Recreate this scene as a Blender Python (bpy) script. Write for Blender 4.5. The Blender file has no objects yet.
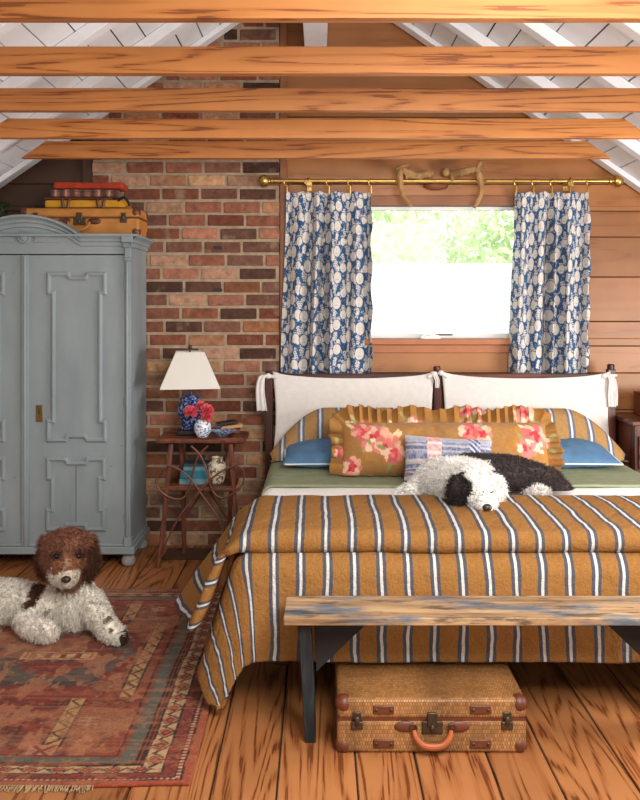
import bpy, math, random
import numpy as np
from mathutils import Vector, Matrix, Euler
random.seed(7); RNG = np.random.default_rng(7)
SC = bpy.context.scene; COL = SC.collection
F = 850.0; CX = 320.0; HY = 303.0; CH = 1.45     # focal length in pixels, vanishing point, eye height
pi = math.pi
def at(px, py, Y): return Vector(((px-CX)*Y/F, Y, CH-(py-HY)*Y/F))

# ------------------------------------------------------------------ colour and materials
def lin(c):
    if isinstance(c, str): c = [int(c[i:i+2], 16)/255 for i in (0, 2, 4)]
    else: c = [v/255 for v in c]
    return tuple((v/12.92 if v <= .04045 else ((v+.055)/1.055)**2.4) for v in c)
def L4(c): return lin(c)+(1,)
class NT:
    def __init__(s, name):
        s.m = bpy.data.materials.new(name); s.m.use_nodes = True; s.t = s.m.node_tree
        s.t.nodes.clear(); s.out = s.n('ShaderNodeOutputMaterial'); s.b = s.n('ShaderNodeBsdfPrincipled')
        s.l(s.b.outputs[0], s.out.inputs[0])
    def n(s, ty, **k):
        q = s.t.nodes.new(ty)
        for a, v in k.items(): setattr(q, a, v)
        return q
    def l(s, a, b): s.t.links.new(a, b)
    def put(s, sock, v):
        if hasattr(v, 'node'): s.l(v, sock)
        else: sock.default_value = v
    def math(s, op, a, b=0.0, c=None):
        q = s.n('ShaderNodeMath', operation=op); s.put(q.inputs[0], a); s.put(q.inputs[1], b)
        if c is not None: s.put(q.inputs[2], c)
        return q.outputs[0]
    def mix(s, f, a, b, mode='MIX'):
        q = s.n('ShaderNodeMix', data_type='RGBA', blend_type=mode)
        s.put(q.inputs[0], f); s.put(q.inputs[6], a); s.put(q.inputs[7], b); return q.outputs[2]
    def noise(s, vec, scale, detail=3, rough=.5, out=0):
        q = s.n('ShaderNodeTexNoise'); q.inputs['Scale'].default_value = scale
        q.inputs['Detail'].default_value = detail; q.inputs['Roughness'].default_value = rough
        if vec is not None: s.l(vec, q.inputs['Vector'])
        return q.outputs[out]
    def mapv(s, vec, scale=(1,1,1), loc=(0,0,0)):
        q = s.n('ShaderNodeMapping'); s.l(vec, q.inputs[0]); q.inputs['Scale'].default_value = scale
        s.put(q.inputs['Location'], loc); return q.outputs[0]
    def ramp(s, f, stops, interp='LINEAR'):
        q = s.n('ShaderNodeValToRGB'); q.color_ramp.interpolation = interp; e = q.color_ramp.elements
        while len(e) < len(stops): e.new(.5)
        for i, (p, c) in enumerate(stops): e[i].position = p; e[i].color = c if len(c) == 4 else tuple(c)+(1,)
        s.put(q.inputs[0], f); return q.outputs[0]
    def bump(s, h, strength=.3, dist=.005):
        q = s.n('ShaderNodeBump'); q.inputs['Strength'].default_value = strength; q.inputs['Distance'].default_value = dist
        s.l(h, q.inputs['Height']); s.l(q.outputs[0], s.b.inputs['Normal'])
    def obj(s): return s.n('ShaderNodeTexCoord').outputs['Object']
    def uv(s): return s.n('ShaderNodeTexCoord').outputs['UV']
    def attr(s, name='Col'): return s.n('ShaderNodeAttribute', attribute_name=name).outputs['Color']
    def done(s, col, rough=.6, metal=0, sheen=0, spec=.5):
        s.put(s.b.inputs['Base Color'], col); s.put(s.b.inputs['Roughness'], rough); s.b.inputs['Metallic'].default_value = metal
        s.b.inputs['Specular IOR Level'].default_value = spec
        if sheen: s.b.inputs['Sheen Weight'].default_value = sheen
        return s.m
def plain(name, c, rough=.6, var=.18, scale=14, bump=.15, bscale=60, metal=0, sheen=0, spec=.5, stretch=(1,1,1)):
    t = NT(name); v = t.mapv(t.obj(), stretch); n = t.noise(v, scale, 4)
    d = tuple(x*(1-var) for x in lin(c))+(1,); b = tuple(min(1, x*(1+var)) for x in lin(c))+(1,)
    col = t.ramp(n, [(.3, d), (.7, b)])
    if bump: t.bump(t.noise(v, bscale, 3), bump, .004)
    return t.done(col, rough, metal, sheen, spec)
def vcol(name, rough=.8, var=.12, scale=60, bump=.2, bscale=300, sheen=0, spec=.3, dist=.002):
    t = NT(name); o = t.obj(); n = t.noise(o, scale, 3)
    g = t.ramp(n, [(.3, (1-var,)*3), (.7, (1+var,)*3)])
    col = t.mix(1.0, t.attr(), g, 'MULTIPLY')
    if bump: t.bump(t.noise(o, bscale, 2), bump, dist)
    return t.done(col, rough, 0, sheen, spec)
def wood(name, light, mid, dark, axis=0, wide=7.0, along=.7, rings=9.0, rough=.45, use_attr=False, fine=.25, knots=True, spec=.4, contrast=(.25,.6,.9), kn=(1.6,5.0)):
    """flat sawn softwood: contour lines of a stretched noise give cathedral grain"""
    t = NT(name); o = t.obj()
    sc = [wide]*3; sc[axis] = along
    if use_attr:
        a = t.n('ShaderNodeVectorMath', operation='MULTIPLY'); t.l(t.attr('Rnd'), a.inputs[0]); a.inputs[1].default_value = (37, 53, 29)
        off = a.outputs[0]; tone = t.n('ShaderNodeSeparateColor'); t.l(t.attr('Rnd'), tone.inputs[0]); tonev = tone.outputs[0]
    else:
        oi = t.n('ShaderNodeObjectInfo'); r = t.math('MULTIPLY', oi.outputs['Random'], 60.0)
        cb = t.n('ShaderNodeCombineXYZ'); t.l(r, cb.inputs[0]); t.l(r, cb.inputs[1]); t.l(r, cb.inputs[2]); off = cb.outputs[0]; tonev = oi.outputs['Random']
    v = t.mapv(o, sc, off)
    n = t.noise(v, 1.0, 2.0, .45); n = t.math('MULTIPLY_ADD', t.noise(t.mapv(v, (2.6,2.6,2.6)), 1.0, 2), .09, n)
    ph = t.math('MULTIPLY', n, rings*2*pi); sn = t.math('SINE', ph)
    g = t.math('MULTIPLY_ADD', sn, .5, .5)
    sf = [160.0]*3; sf[axis] = 5.0
    fi = t.noise(t.mapv(o, sf, off), 1.0, 2)
    g2 = t.math('ADD', g, t.math('MULTIPLY', t.math('SUBTRACT', fi, .5), fine*2))
    col = t.ramp(g2, [(contrast[0], L4(light)), (contrast[1], L4(mid)), (contrast[2], L4(dark))])
    tn = t.ramp(tonev, [(0, (.78,.76,.74)), (1, (1.1,1.09,1.08))]); col = t.mix(1.0, col, tn, 'MULTIPLY')
    big = t.noise(t.mapv(o, (3,3,3)), 1.0, 3); col = t.mix(1.0, col, t.ramp(big, [(.3, (.86,.84,.82)), (.7, (1.08,)*3)]), 'MULTIPLY')
    if knots:
        sk = [kn[1]]*3; sk[axis] = kn[0]
        vo = t.n('ShaderNodeTexVoronoi'); t.l(t.mapv(o, sk, off), vo.inputs['Vector']); vo.inputs['Scale'].default_value = 1.0
        k = t.ramp(vo.outputs['Distance'], [(.04, (1,1,1)), (.10, (0,0,0))]); col = t.mix(k, col, L4(dark))
    t.bump(g2, .06, .002)
    return t.done(col, rough, 0, 0, spec)

# ------------------------------------------------------------------ mesh helpers
def link(o, parent=None):
    COL.objects.link(o)
    if parent is not None:
        o.parent = parent
    return o
class MB:
    def __init__(s): s.v = []; s.f = []; s.c = []
    def add(s, vs, fs, c=None):
        b = len(s.v); s.v += [tuple(x) for x in vs]; s.f += [[i+b for i in q] for q in fs]
        s.c += [c if c else (1,1,1)]*len(vs)
    def box(s, c, d, rot=None, col=None):
        x, y, z = d[0]/2, d[1]/2, d[2]/2
        vs = [Vector((sx*x, sy*y, sz*z)) for sz in (-1,1) for sy in (-1,1) for sx in (-1,1)]
        if rot is not None:
            R = rot if isinstance(rot, Matrix) else Euler(rot).to_matrix(); vs = [R @ q for q in vs]
        s.add([q+Vector(c) for q in vs], [(0,2,3,1),(4,5,7,6),(0,1,5,4),(2,6,7,3),(0,4,6,2),(1,3,7,5)], col); return s
    def bx(s, x0, x1, y0, y1, z0, z1, col=None):
        return s.box(((x0+x1)/2,(y0+y1)/2,(z0+z1)/2), (x1-x0,y1-y0,z1-z0), None, col)
    def tube(s, pts, r, n=8, cap=True, closed=False, col=None):
        pts = [Vector(p) for p in pts]; m = len(pts)
        if not hasattr(r, '__len__'): r = [r]*m
        T = []
        for i in range(m):
            if closed: d = pts[(i+1) % m]-pts[i-1]
            else: d = pts[min(i+1,m-1)]-pts[max(i-1,0)]
            T.append(d.normalized())
        a = Vector((0,0,1)) if abs(T[0].z) < .9 else Vector((1,0,0)); nrm = (a-T[0]*a.dot(T[0])).normalized()
        vs = []
        for i in range(m):
            nrm = (nrm-T[i]*nrm.dot(T[i])).normalized(); b = T[i].cross(nrm)
            for k in range(n):
                q = 2*pi*(k+.5)/n; vs.append(pts[i]+(nrm*math.cos(q)+b*math.sin(q))*r[i])
        fs = []
        for i in range(m if closed else m-1):
            j = (i+1) % m
            for k in range(n): fs.append((i*n+k, i*n+(k+1)%n, j*n+(k+1)%n, j*n+k))
        if cap and not closed: fs += [tuple(range(n-1,-1,-1)), tuple((m-1)*n+k for k in range(n))]
        s.add(vs, fs, col); return s
    def lathe(s, prof, c=(0,0,0), n=24, col=None, sx=1, sy=1):
        vs = []; fs = []; m = len(prof)
        for r, z in prof:
            for k in range(n):
                q = 2*pi*k/n; vs.append((c[0]+r*math.cos(q)*sx, c[1]+r*math.sin(q)*sy, c[2]+z))
        for i in range(m-1):
            for k in range(n): fs.append((i*n+k, i*n+(k+1)%n, (i+1)*n+(k+1)%n, (i+1)*n+k))
        fs += [tuple(range(n-1,-1,-1)), tuple((m-1)*n+k for k in range(n))]
        s.add(vs, fs, col); return s
    def prism(s, poly, a0, a1, axis=1, col=None):
        """poly: 2d outline in the plane across axis, extruded a0..a1"""
        def P(u, v, w): return {0:(w,u,v), 1:(u,w,v), 2:(u,v,w)}[axis]
        n = len(poly); vs = [P(u,v,a0) for u,v in poly]+[P(u,v,a1) for u,v in poly]
        fs = [tuple(range(n)), tuple(range(2*n-1,n-1,-1))]+[(i,(i+1)%n+n*0+0,(i+1)%n+n,i+n)[::-1] for i in range(n)]
        s.add(vs, fs, col); return s
    def ball(s, c, r, n=14, m=8, rot=None, col=None):
        if not hasattr(r, '__len__'): r = (r,r,r)
        R = Euler(rot).to_matrix() if rot else None; vs = []; fs = []
        for i in range(m+1):
            th = pi*i/m
            for k in range(n):
                q = 2*pi*k/n; p = Vector((r[0]*math.sin(th)*math.cos(q), r[1]*math.sin(th)*math.sin(q), -r[2]*math.cos(th)))
                if R: p = R @ p
                vs.append(p+Vector(c))
        for i in range(m):
            for k in range(n): fs.append((i*n+k, i*n+(k+1)%n, (i+1)*n+(k+1)%n, (i+1)*n+k))
        s.add(vs, fs, col); return s
    def build(s, name, m, parent=None, bevel=0, smooth=35, seg=2, rnd=False, usecol=False, origin=None):
        me = bpy.data.meshes.new(name); me.from_pydata(s.v, [], s.f)
        import bmesh
        bm = bmesh.new(); bm.from_mesh(me); bmesh.ops.recalc_face_normals(bm, faces=bm.faces); bm.to_mesh(me); bm.free()
        if rnd or usecol:
            a = me.color_attributes.new('Rnd' if rnd else 'Col', 'FLOAT_COLOR', 'POINT')
            a.data.foreach_set('color', np.c_[np.array(s.c, float), np.ones(len(s.c))].ravel())
        me.materials.append(m)
        if smooth:
            me.polygons.foreach_set('use_smooth', [True]*len(me.polygons)); me.set_sharp_from_angle(angle=math.radians(smooth))
        o = bpy.data.objects.new(name, me)
        if origin is not None:
            me.transform(Matrix.Translation(-Vector(origin))); o.location = origin
        link(o, parent)
        if parent is not None:
            o.matrix_parent_inverse = parent.matrix_basis.inverted()
        if bevel:
            b = o.modifiers.new('bevel', 'BEVEL'); b.width = bevel; b.segments = seg; b.limit_method = 'ANGLE'; b.angle_limit = math.radians(40)
        return o
def grid(name, P, m, parent=None, uv=None, col=None, closeu=False, closev=False, solid=0, sub=0, offset=0, flip=False):
    P = np.asarray(P, float); a, b = P.shape[:2]; idx = np.arange(a*b).reshape(a, b)
    if closeu: idx = np.vstack([idx, idx[:1]])
    if closev: idx = np.hstack([idx, idx[:, :1]])
    q = np.stack([idx[:-1,:-1], idx[1:,:-1], idx[1:,1:], idx[:-1,1:]], -1).reshape(-1, 4)
    if flip: q = q[:, ::-1]
    me = bpy.data.meshes.new(name); me.from_pydata(P.reshape(-1,3).tolist(), [], q.tolist())
    if uv is not None:
        l = me.uv_layers.new(name='UVMap'); vi = np.empty(len(me.loops), int); me.loops.foreach_get('vertex_index', vi)
        l.data.foreach_set('uv', np.asarray(uv, float).reshape(-1,2)[vi].ravel())
    if col is not None:
        at_ = me.color_attributes.new('Col', 'FLOAT_COLOR', 'POINT')
        at_.data.foreach_set('color', np.c_[np.asarray(col, float).reshape(-1,3), np.ones(a*b)].ravel())
    me.materials.append(m); me.polygons.foreach_set('use_smooth', [True]*len(me.polygons))
    o = bpy.data.objects.new(name, me); link(o, parent)
    if parent is not None: o.matrix_parent_inverse = parent.matrix_basis.inverted()
    if solid:
        s = o.modifiers.new('solid', 'SOLIDIFY'); s.thickness = solid; s.offset = offset
    if sub:
        s = o.modifiers.new('sub', 'SUBSURF'); s.levels = sub; s.render_levels = sub
    return o
def tag(o, label, cat, group=None):
    o['label'] = label; o['category'] = cat
    if group: o['group'] = group
    return o
def thing(name, label, cat, loc=(0,0,0), group=None, rz=0):
    o = bpy.data.objects.new(name, None); o.empty_display_size = .1; COL.objects.link(o); o.location = loc; o.rotation_euler[2] = rz
    return tag(o, label, cat, group)
def struct(o): o['kind'] = 'structure'; return o
def smoothpts(pts, n=8, closed=False):
    pts = [Vector(p) for p in pts]; m = len(pts); out = []
    for i in range(m if closed else m-1):
        p = [pts[(i+k) % m] if closed else pts[min(max(i+k,0),m-1)] for k in (-1,0,1,2)]
        for j in range(n):
            t = j/n; out.append(.5*((2*p[1])+(p[2]-p[0])*t+(2*p[0]-5*p[1]+4*p[2]-p[3])*t*t+(3*p[1]-p[0]-3*p[2]+p[3])*t**3))
    if not closed: out.append(pts[-1])
    return out
def hsh(i, j, s):
    v = np.sin(i*127.1+j*311.7+s*74.7)*43758.5453; return v-np.floor(v)
def vn(x, y, s=0):
    x = np.asarray(x, float); y = np.asarray(y, float); i = np.floor(x); j = np.floor(y); f = x-i; g = y-j
    f = f*f*(3-2*f); g = g*g*(3-2*g)
    return (hsh(i,j,s)*(1-f)+hsh(i+1,j,s)*f)*(1-g)+(hsh(i,j+1,s)*(1-f)+hsh(i+1,j+1,s)*f)*g
def fbm(x, y, s=0, o=4):
    r = 0; a = .5; t = 0
    for k in range(o): r = r+a*vn(x*2**k, y*2**k, s+k); t += a; a *= .5
    return r/t
class Paint:
    """pattern printed or woven into a cloth, on its own u,v in metres"""
    def __init__(s, U, V, base): s.U = U; s.V = V; s.c = np.empty(U.shape+(3,)); s.c[:] = lin(base)
    def ell(s, cx, cy, rx, ry, a, c, alpha=1):
        du = s.U-cx; dv = s.V-cy; ca, sa = math.cos(a), math.sin(a)
        m = ((du*ca+dv*sa)/rx)**2+((dv*ca-du*sa)/ry)**2 < 1; s.c[m] = s.c[m]*(1-alpha)+np.array(lin(c))*alpha
    def mask(s, m, c, alpha=1):
        s.c[m] = s.c[m]*(1-alpha)+np.array(lin(c))*alpha
# ------------------------------------------------------------------ materials
M = {}
M['joist'] = wood('joist_pine', 'ba7a40', 'a8672e', '7c441b', axis=0, wide=7, along=.35, rings=16, rough=.5, fine=.5, contrast=(.5,1.1,1.5), kn=(2.2,9.0))
M['floor'] = wood('floor_pine', 'a87044', '945b33', '6a3a1c', axis=1, wide=4.6, along=.34, rings=20, rough=.42, use_attr=True, fine=.7, spec=.35, knots=False, contrast=(.40,.95,1.35))
M['white_paint'] = plain('white_paint', 'eceef2', .6, .06, 6, .12, 40)
M['dark_gap'] = plain('roof_deck_dark', '2a2622', .9, .1)
M['panel'] = wood('panel_board', 'a46f42', '9f693c', '915d36', axis=0, wide=4, along=.4, rings=6, rough=.4, use_attr=True, knots=True, fine=.10, contrast=(.4,1.0,1.5), kn=(1.3,3.5))
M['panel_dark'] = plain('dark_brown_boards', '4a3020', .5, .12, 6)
M['panel_trim'] = plain('panel_trim', '8a5632', .5, .12, 8)
M['mahogany'] = wood('mahogany', '6b3a2a', '56291c', '3a1810', axis=2, rings=4, rough=.35, knots=False)
M['mahogany_h'] = wood('mahogany_rail', '6b3a2a', '56291c', '3a1810', axis=0, rings=4, rough=.35, knots=False)
M['brass'] = plain('brass', 'c2a05e', .34, .12, 10, 0, metal=1)
M['dark_metal'] = plain('dark_metal', '54483a', .45, .2, 20, .1, metal=.8)
M['linen_white'] = plain('white_linen', 'd8d3cf', .9, .05, 30, .35, 260, sheen=.2)
M['sheet'] = plain('white_sheet', 'f2f0ec', .9, .03, 10, .2, 40)
M['green'] = plain('green_blanket', '898f74', .95, .10, 20, .3, 200, spec=.1)
M['blue_cloth'] = plain('blue_cloth', '4f7598', .9, .14, 18, .35, 200)
M['piping'] = plain('white_piping', 'd9dde0', .9, .05)
M['black'] = plain('black_paint', '15120f', .5, .2)
M['twig'] = plain('twig_bark', '66392a', .45, .45, 30, .6, 50, stretch=(1,1,.3))
M['twig_board'] = wood('twig_table_board', '8a4a2a', '6e3620', '472012', axis=0, rings=5, rough=.35, knots=False)
M['teal_book'] = plain('teal_cloth_cover', '1f6f82', .7, .12)
M['grey_book'] = plain('grey_blue_cover', '5d8791', .7, .12)
M['navy_book'] = plain('dark_slate_cover', '27434f', .7, .12)
M['paper'] = plain('page_paper', 'd8cdb8', .9, .1, 80)
M['tan_cover'] = plain('tan_cover', 'c99a66', .7, .08)
M['shade'] = None
M['pink'] = plain('pink_petal', 'd8525e', .7, .25, 40, .2)
M['leafg'] = plain('dark_leaf', '3d4a30', .5, .3, 20)
M['leather'] = plain('tan_leather', 'b57834', .5, .22, 9, .15, 90)
M['leather_dark'] = plain('brown_leather', '5f2f19', .45, .25, 20, .2, 80)
M['handle_leather'] = plain('orange_leather', '9c4f22', .4, .2, 20, .1)
M['antler'] = plain('antler_bone', 'a07a4c', .6, .38, 18, .5, 40)
M['old_brass'] = plain('old_brass', '7a6336', .45, .25, 30, .1, metal=.8)
M['vent'] = plain('vent_metal', '4a2e1e', .5, .2)
def blue_ware(name, base, blue, sc, lo, hi):
    t = NT(name); n = t.noise(t.obj(), sc, 5, .6)
    return t.done(t.ramp(n, [(lo, L4(base)), (hi, L4(blue))]), .15)
M['jar'] = blue_ware('blue_and_white_jar', '8f9fc4', '1d2f66', 60, .38, .5)
M['jar_small'] = blue_ware('white_and_blue_vase', 'dfe2ea', '3a5390', 85, .5, .58)
M['dish'] = blue_ware('blue_and_white_dish', 'b9c4da', '2d4a86', 70, .4, .56)
M['vase_brown'] = blue_ware('cream_and_brown_vase', 'd8cfba', '6b4f2c', 55, .52, .58)
# linen shade lets daylight through a little
t = NT('linen_shade'); t.done(L4('efece6'), .9); tr = t.n('ShaderNodeBsdfTranslucent'); tr.inputs[0].default_value = L4('f0ece2')
mx = t.n('ShaderNodeMixShader'); mx.inputs[0].default_value = .3; t.l(t.b.outputs[0], mx.inputs[1]); t.l(tr.outputs[0], mx.inputs[2]); t.l(mx.outputs[0], t.out.inputs[0]); M['shade'] = t.m
# armoire paint, worn
t = NT('armoire_paint'); o = t.obj(); n = t.noise(t.mapv(o, (5,5,1.5)), 1.0, 5, .6); w = t.noise(o, 26, 6, .7)
c = t.ramp(n, [(.3, L4('7d898e')), (.7, L4('919ca0'))]); c = t.mix(t.ramp(w, [(.66, (0,0,0)), (.74, (1,1,1))]), c, L4('5f625f')); t.bump(n, .1); M['armoire'] = t.done(c, .55)
# striped linen: u across the bed in metres
def striped(name, tan, grey, white, period=.095, sc=1.0):
    t = NT(name); sp = t.n('ShaderNodeSeparateXYZ'); t.l(t.uv(), sp.inputs[0])
    wob = t.math('MULTIPLY', t.math('SUBTRACT', t.noise(t.obj(), 14, 2), .5), .004)
    f = t.math('FRACT', t.math('DIVIDE', t.math('ADD', sp.outputs[0], wob), period))
    T, G, W = L4(tan), L4(grey), L4(white)
    c = t.ramp(f, [(0, T), (.30, G), (.43, W), (.54, G), (.67, T)], 'CONSTANT')
    weave = t.noise(t.mapv(t.uv(), (260, 60, 1)), 1.0, 2); weave2 = t.noise(t.mapv(t.uv(), (60, 260, 1)), 1.0, 2)
    g = t.math('ADD', t.math('MULTIPLY', weave, .5), t.math('MULTIPLY', weave2, .5))
    c = t.mix(1.0, c, t.ramp(g, [(.3, (.78,.76,.74)), (.7, (1.12,)*3)]), 'MULTIPLY')
    wr = t.noise(t.mapv(t.obj(), (1,1,.8)), 30, 5, .7); h = t.math('ADD', t.math('MULTIPLY', g, .10), wr); t.bump(h, .75, .018)
    return t.done(c, .95, 0, 0, .08)
M['stripe'] = striped('striped_linen', '94693a', '50535c', 'ccc9c6')
M['stripe_pale'] = striped('striped_linen_sham', 'ab8656', '6a7080', 'd6d8dc', .105)
# weathered blue paint on the bench
t = NT('weathered_bench'); o = t.obj(); v = t.mapv(o, (2.2, 26, 26)); g = t.noise(v, 1.0, 5, .65); p = t.noise(t.mapv(o, (2.6, 9, 9), (3.1,.4,0)), 1.0, 5, .7)
p2 = t.noise(t.mapv(o, (6, 30, 30), (1,5,2)), 1.0, 4, .7)
c = t.ramp(g, [(.3, L4('4a3a2c')), (.46, L4('927250')), (.64, L4('b3946e'))]); c = t.mix(t.ramp(p, [(.50, (0,0,0)), (.62, (.8,)*3)]), c, L4('34586f'))
c = t.mix(t.ramp(p2, [(.54, (0,0,0)), (.64, (.8,)*3)]), c, L4('3a3028')); t.bump(g, .4, .004); M['bench'] = t.done(c, .7)
t = NT('weathered_bench_leg'); o = t.obj(); g = t.noise(t.mapv(o, (26, 26, 3)), 1.0, 5, .65)
c = t.ramp(g, [(.38, L4('0f1316')), (.54, L4('1a272e')), (.68, L4('43433c'))]); t.bump(g, .3); M['bench_leg'] = t.done(c, .7)
t = NT('bench_brace_shaded'); o = t.obj(); g = t.noise(t.mapv(o, (4, 26, 26)), 1.0, 5, .65); c = t.ramp(g, [(.35, L4('14100e')), (.6, L4('221f1d'))]); M['bench_shade'] = t.done(c, .8)  # brace colour darkened to hold the shade under the seat
# cane weave suitcase
t = NT('cane_weave'); o = t.obj(); sp = t.n('ShaderNodeSeparateXYZ'); t.l(o, sp.inputs[0])
cb = t.n('ShaderNodeCombineXYZ'); t.l(sp.outputs[0], cb.inputs[0]); t.l(t.math('ADD', sp.outputs[1], sp.outputs[2]), cb.inputs[1])
br = t.n('ShaderNodeTexBrick'); t.l(cb.outputs[0], br.inputs[0]); br.inputs['Scale'].default_value = 1.0
br.inputs['Brick Width'].default_value = .0085; br.inputs['Row Height'].default_value = .0125; br.inputs['Mortar Size'].default_value = .0011; br.inputs['Mortar Smooth'].default_value = 1.0
br.inputs['Color1'].default_value = L4('a87a4a'); br.inputs['Color2'].default_value = L4('885e34'); br.inputs['Mortar'].default_value = L4('472a12')
n = t.noise(t.mapv(o, (6, 1.2, 1.5)), 1.0, 3); c = t.mix(1.0, br.outputs[0], t.ramp(n, [(.32, (.66,.62,.56)), (.68, (1.25,1.22,1.15))]), 'MULTIPLY')
t.bump(t.math('SUBTRACT', 1.0, br.outputs['Fac']), .5, .003); M['cane'] = t.done(c, .5)
M['vcloth'] = vcol('printed_cotton', .9, .08, 60, .25, 220, .1)
M['rug'] = vcol('worn_wool', .97, .22, 120, .6, 260, .1, .1, .004)
M['fur'] = vcol('curly_fur', .85, .10, 40, 0, 100, 0, .25)
M['brick'] = None
t = NT('old_brick'); o = t.obj(); n = t.noise(o, 26, 5, .7); n2 = t.noise(o, 9, 3)
c = t.mix(1.0, t.attr(), t.ramp(n, [(.3, (.62,.60,.58)), (.7, (1.38,1.34,1.28))]), 'MULTIPLY')
c = t.mix(t.ramp(n2, [(.60, (0,0,0)), (.72, (.35,)*3)]), c, L4('b5a08a')); t.bump(n, .5, .006); M['brick'] = t.done(c, .9, 0, 0, .2)
M['mortar'] = plain('mortar', 'a08c76', .95, .2, 30, .6, 80)
M['wall_white'] = plain('white_plaster', 'dcd8d2', .8, .03)
# window glass, and the frosted lower half
t = NT('window_glass'); gl = t.n('ShaderNodeBsdfTransparent'); gs = t.n('ShaderNodeBsdfGlossy'); gs.inputs['Roughness'].default_value = .02
mx = t.n('ShaderNodeMixShader'); mx.inputs[0].default_value = .008; t.l(gl.outputs[0], mx.inputs[1]); t.l(gs.outputs[0], mx.inputs[2]); t.l(mx.outputs[0], t.out.inputs[0]); M['glass'] = t.m
t = NT('frosted_film'); tl = t.n('ShaderNodeBsdfTranslucent'); tl.inputs[0].default_value = (.92,.93,.94,1); t.done((.9,.9,.9,1), .7)
mx = t.n('ShaderNodeMixShader'); mx.inputs[0].default_value = .85; t.l(t.b.outputs[0], mx.inputs[1]); t.l(tl.outputs[0], mx.inputs[2]); t.l(mx.outputs[0], t.out.inputs[0]); M['frost'] = t.m
t = NT('tree_leaf'); oi = t.noise(t.obj(), 3, 3); c = t.ramp(oi, [(.35, L4('a3b682')), (.65, L4('cfdcb4'))]); t.done(c, .6); tl = t.n('ShaderNodeBsdfTranslucent'); t.l(c, tl.inputs[0])
mx = t.n('ShaderNodeMixShader'); mx.inputs[0].default_value = .5; t.l(t.b.outputs[0], mx.inputs[1]); t.l(tl.outputs[0], mx.inputs[2]); t.l(mx.outputs[0], t.out.inputs[0]); M['leaf'] = t.m
M['bark'] = plain('tree_bark', 'a89c8a', .9, .3)

# ------------------------------------------------------------------ the room
RZ, SL, RX = 3.47, .69, -.02
def roof(x): return RZ-SL*abs(x-RX)
WY = 5.13          # face of the panelled wall
XW = 2.9; YF = -1.7
# floor boards
b = MB(); x = -3.02; edges = [-.129, .112, .303, .535, .72]
xs = [-.129-.21*k+.02*math.sin(k*2.3) for k in range(14, 0, -1)]+edges+[.72+.215*k+.015*math.sin(k*1.7) for k in range(1, 11)]
for x0, x1 in zip(xs[:-1], xs[1:]):
    y = YF-.05; 
    while y < 5.2:
        y1 = 5.2
        b.bx(x0+.0025, x1-.0025, y, y1-.002, -.03, 0, (random.random(), random.random(), random.random())); y = y1
b2 = MB().bx(-3.0, 3.0, YF-.05, 5.2, -.05, -.008)
fl = struct(b.build('floor', M['floor'], bevel=.003, rnd=True, seg=1)); b2.build('subfloor', M['dark_gap'], fl)
# panelled back wall with the window opening
WX0, WX1, WZ0, WZ1 = .27, 1.24, 1.235, 2.035
zs = [-.03]
for h in (.25,.17,.26): zs.append(zs[-1]+h)
def zpix(y): return CH-(y-HY)*WY/F
zs = [0, .22, .38, zpix(437), zpix(410), zpix(373), zpix(346), zpix(321.5), zpix(277), zpix(237), zpix(211), zpix(184), zpix(146), zpix(117), zpix(75), zpix(47), zpix(5), 3.45]
b = MB(); bdark = MB()
def wallrow(x0, x1, z0, z1):
    if x1-x0 < .01: return
    r = (random.random(), random.random(), random.random())
    def xl(z): return max(x0, RX-(RZ-z)/SL)
    def xr(z): return min(x1, RX+(RZ-z)/SL)
    if xl(z0) >= xr(z0): return
    p = [(xl(z0),z0),(xr(z0),z0)]
    if xr(z1)-xl(z1) > .01: p += [(xr(z1),z1),(xl(z1),z1)]
    else: p += [((xl(z0)+xr(z0))/2 if x0 <= RX <= x1 else x0, z1)]
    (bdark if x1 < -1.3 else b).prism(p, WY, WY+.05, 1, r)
for z0, z1 in zip(zs[:-1], zs[1:]):
    cuts = sorted(set([z0, z1]+[z for z in (WZ0, WZ1) if z0 < z < z1]))
    for a0, a1 in zip(cuts[:-1], cuts[1:]):
        e0 = .0022 if a0 == z0 else 0; e1 = .0022 if a1 == z1 else 0
        for s0, s1 in ((-XW, -1.37), (-1.365, -.25), (-.25, XW)):
            if s0 < 0 and s1 > 0 and a0 >= WZ0-.001 and a1 <= WZ1+.001:
                wallrow(s0, WX0, a0+e0, a1-e1); wallrow(WX1, s1, a0+e0, a1-e1)
            else: wallrow(s0, s1, a0+e0, a1-e1)
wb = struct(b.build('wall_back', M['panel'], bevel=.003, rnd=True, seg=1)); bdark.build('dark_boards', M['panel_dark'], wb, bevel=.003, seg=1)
b = MB().prism([(-XW,0),(XW,0),(XW,WZ0),(-XW,WZ0)], WY+.02, WY+.12).prism([(-XW,WZ1),(XW,WZ1),(XW,roof(XW)+.05) if roof(XW) > WZ1 else ((RZ-WZ1)/SL,WZ1),(RX,RZ)], WY+.02, WY+.12)
b.bx(-2.1, WX0, WY+.02, WY+.12, WZ0, WZ1).bx(WX1, 2.1, WY+.02, WY+.12, WZ0, WZ1)
b.build('wall_core', M['dark_gap'], wb)
# side knee walls and the wall behind the camera
zk = roof(XW)
struct(MB().bx(-XW-.1, -XW, YF, 5.25, -.05, zk+.05).build('wall_left', M['wall_white']))
struct(MB().bx(XW, XW+.1, YF, 5.25, -.05, zk+.05).build('wall_right', M['wall_white']))
struct(MB().prism([(-XW-.1,-.05),(XW+.1,-.05),(XW+.1,zk),(RX,RZ+.03),(-XW-.1,zk)], YF-.1, YF).build('wall_front', M['wall_white']))
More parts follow.
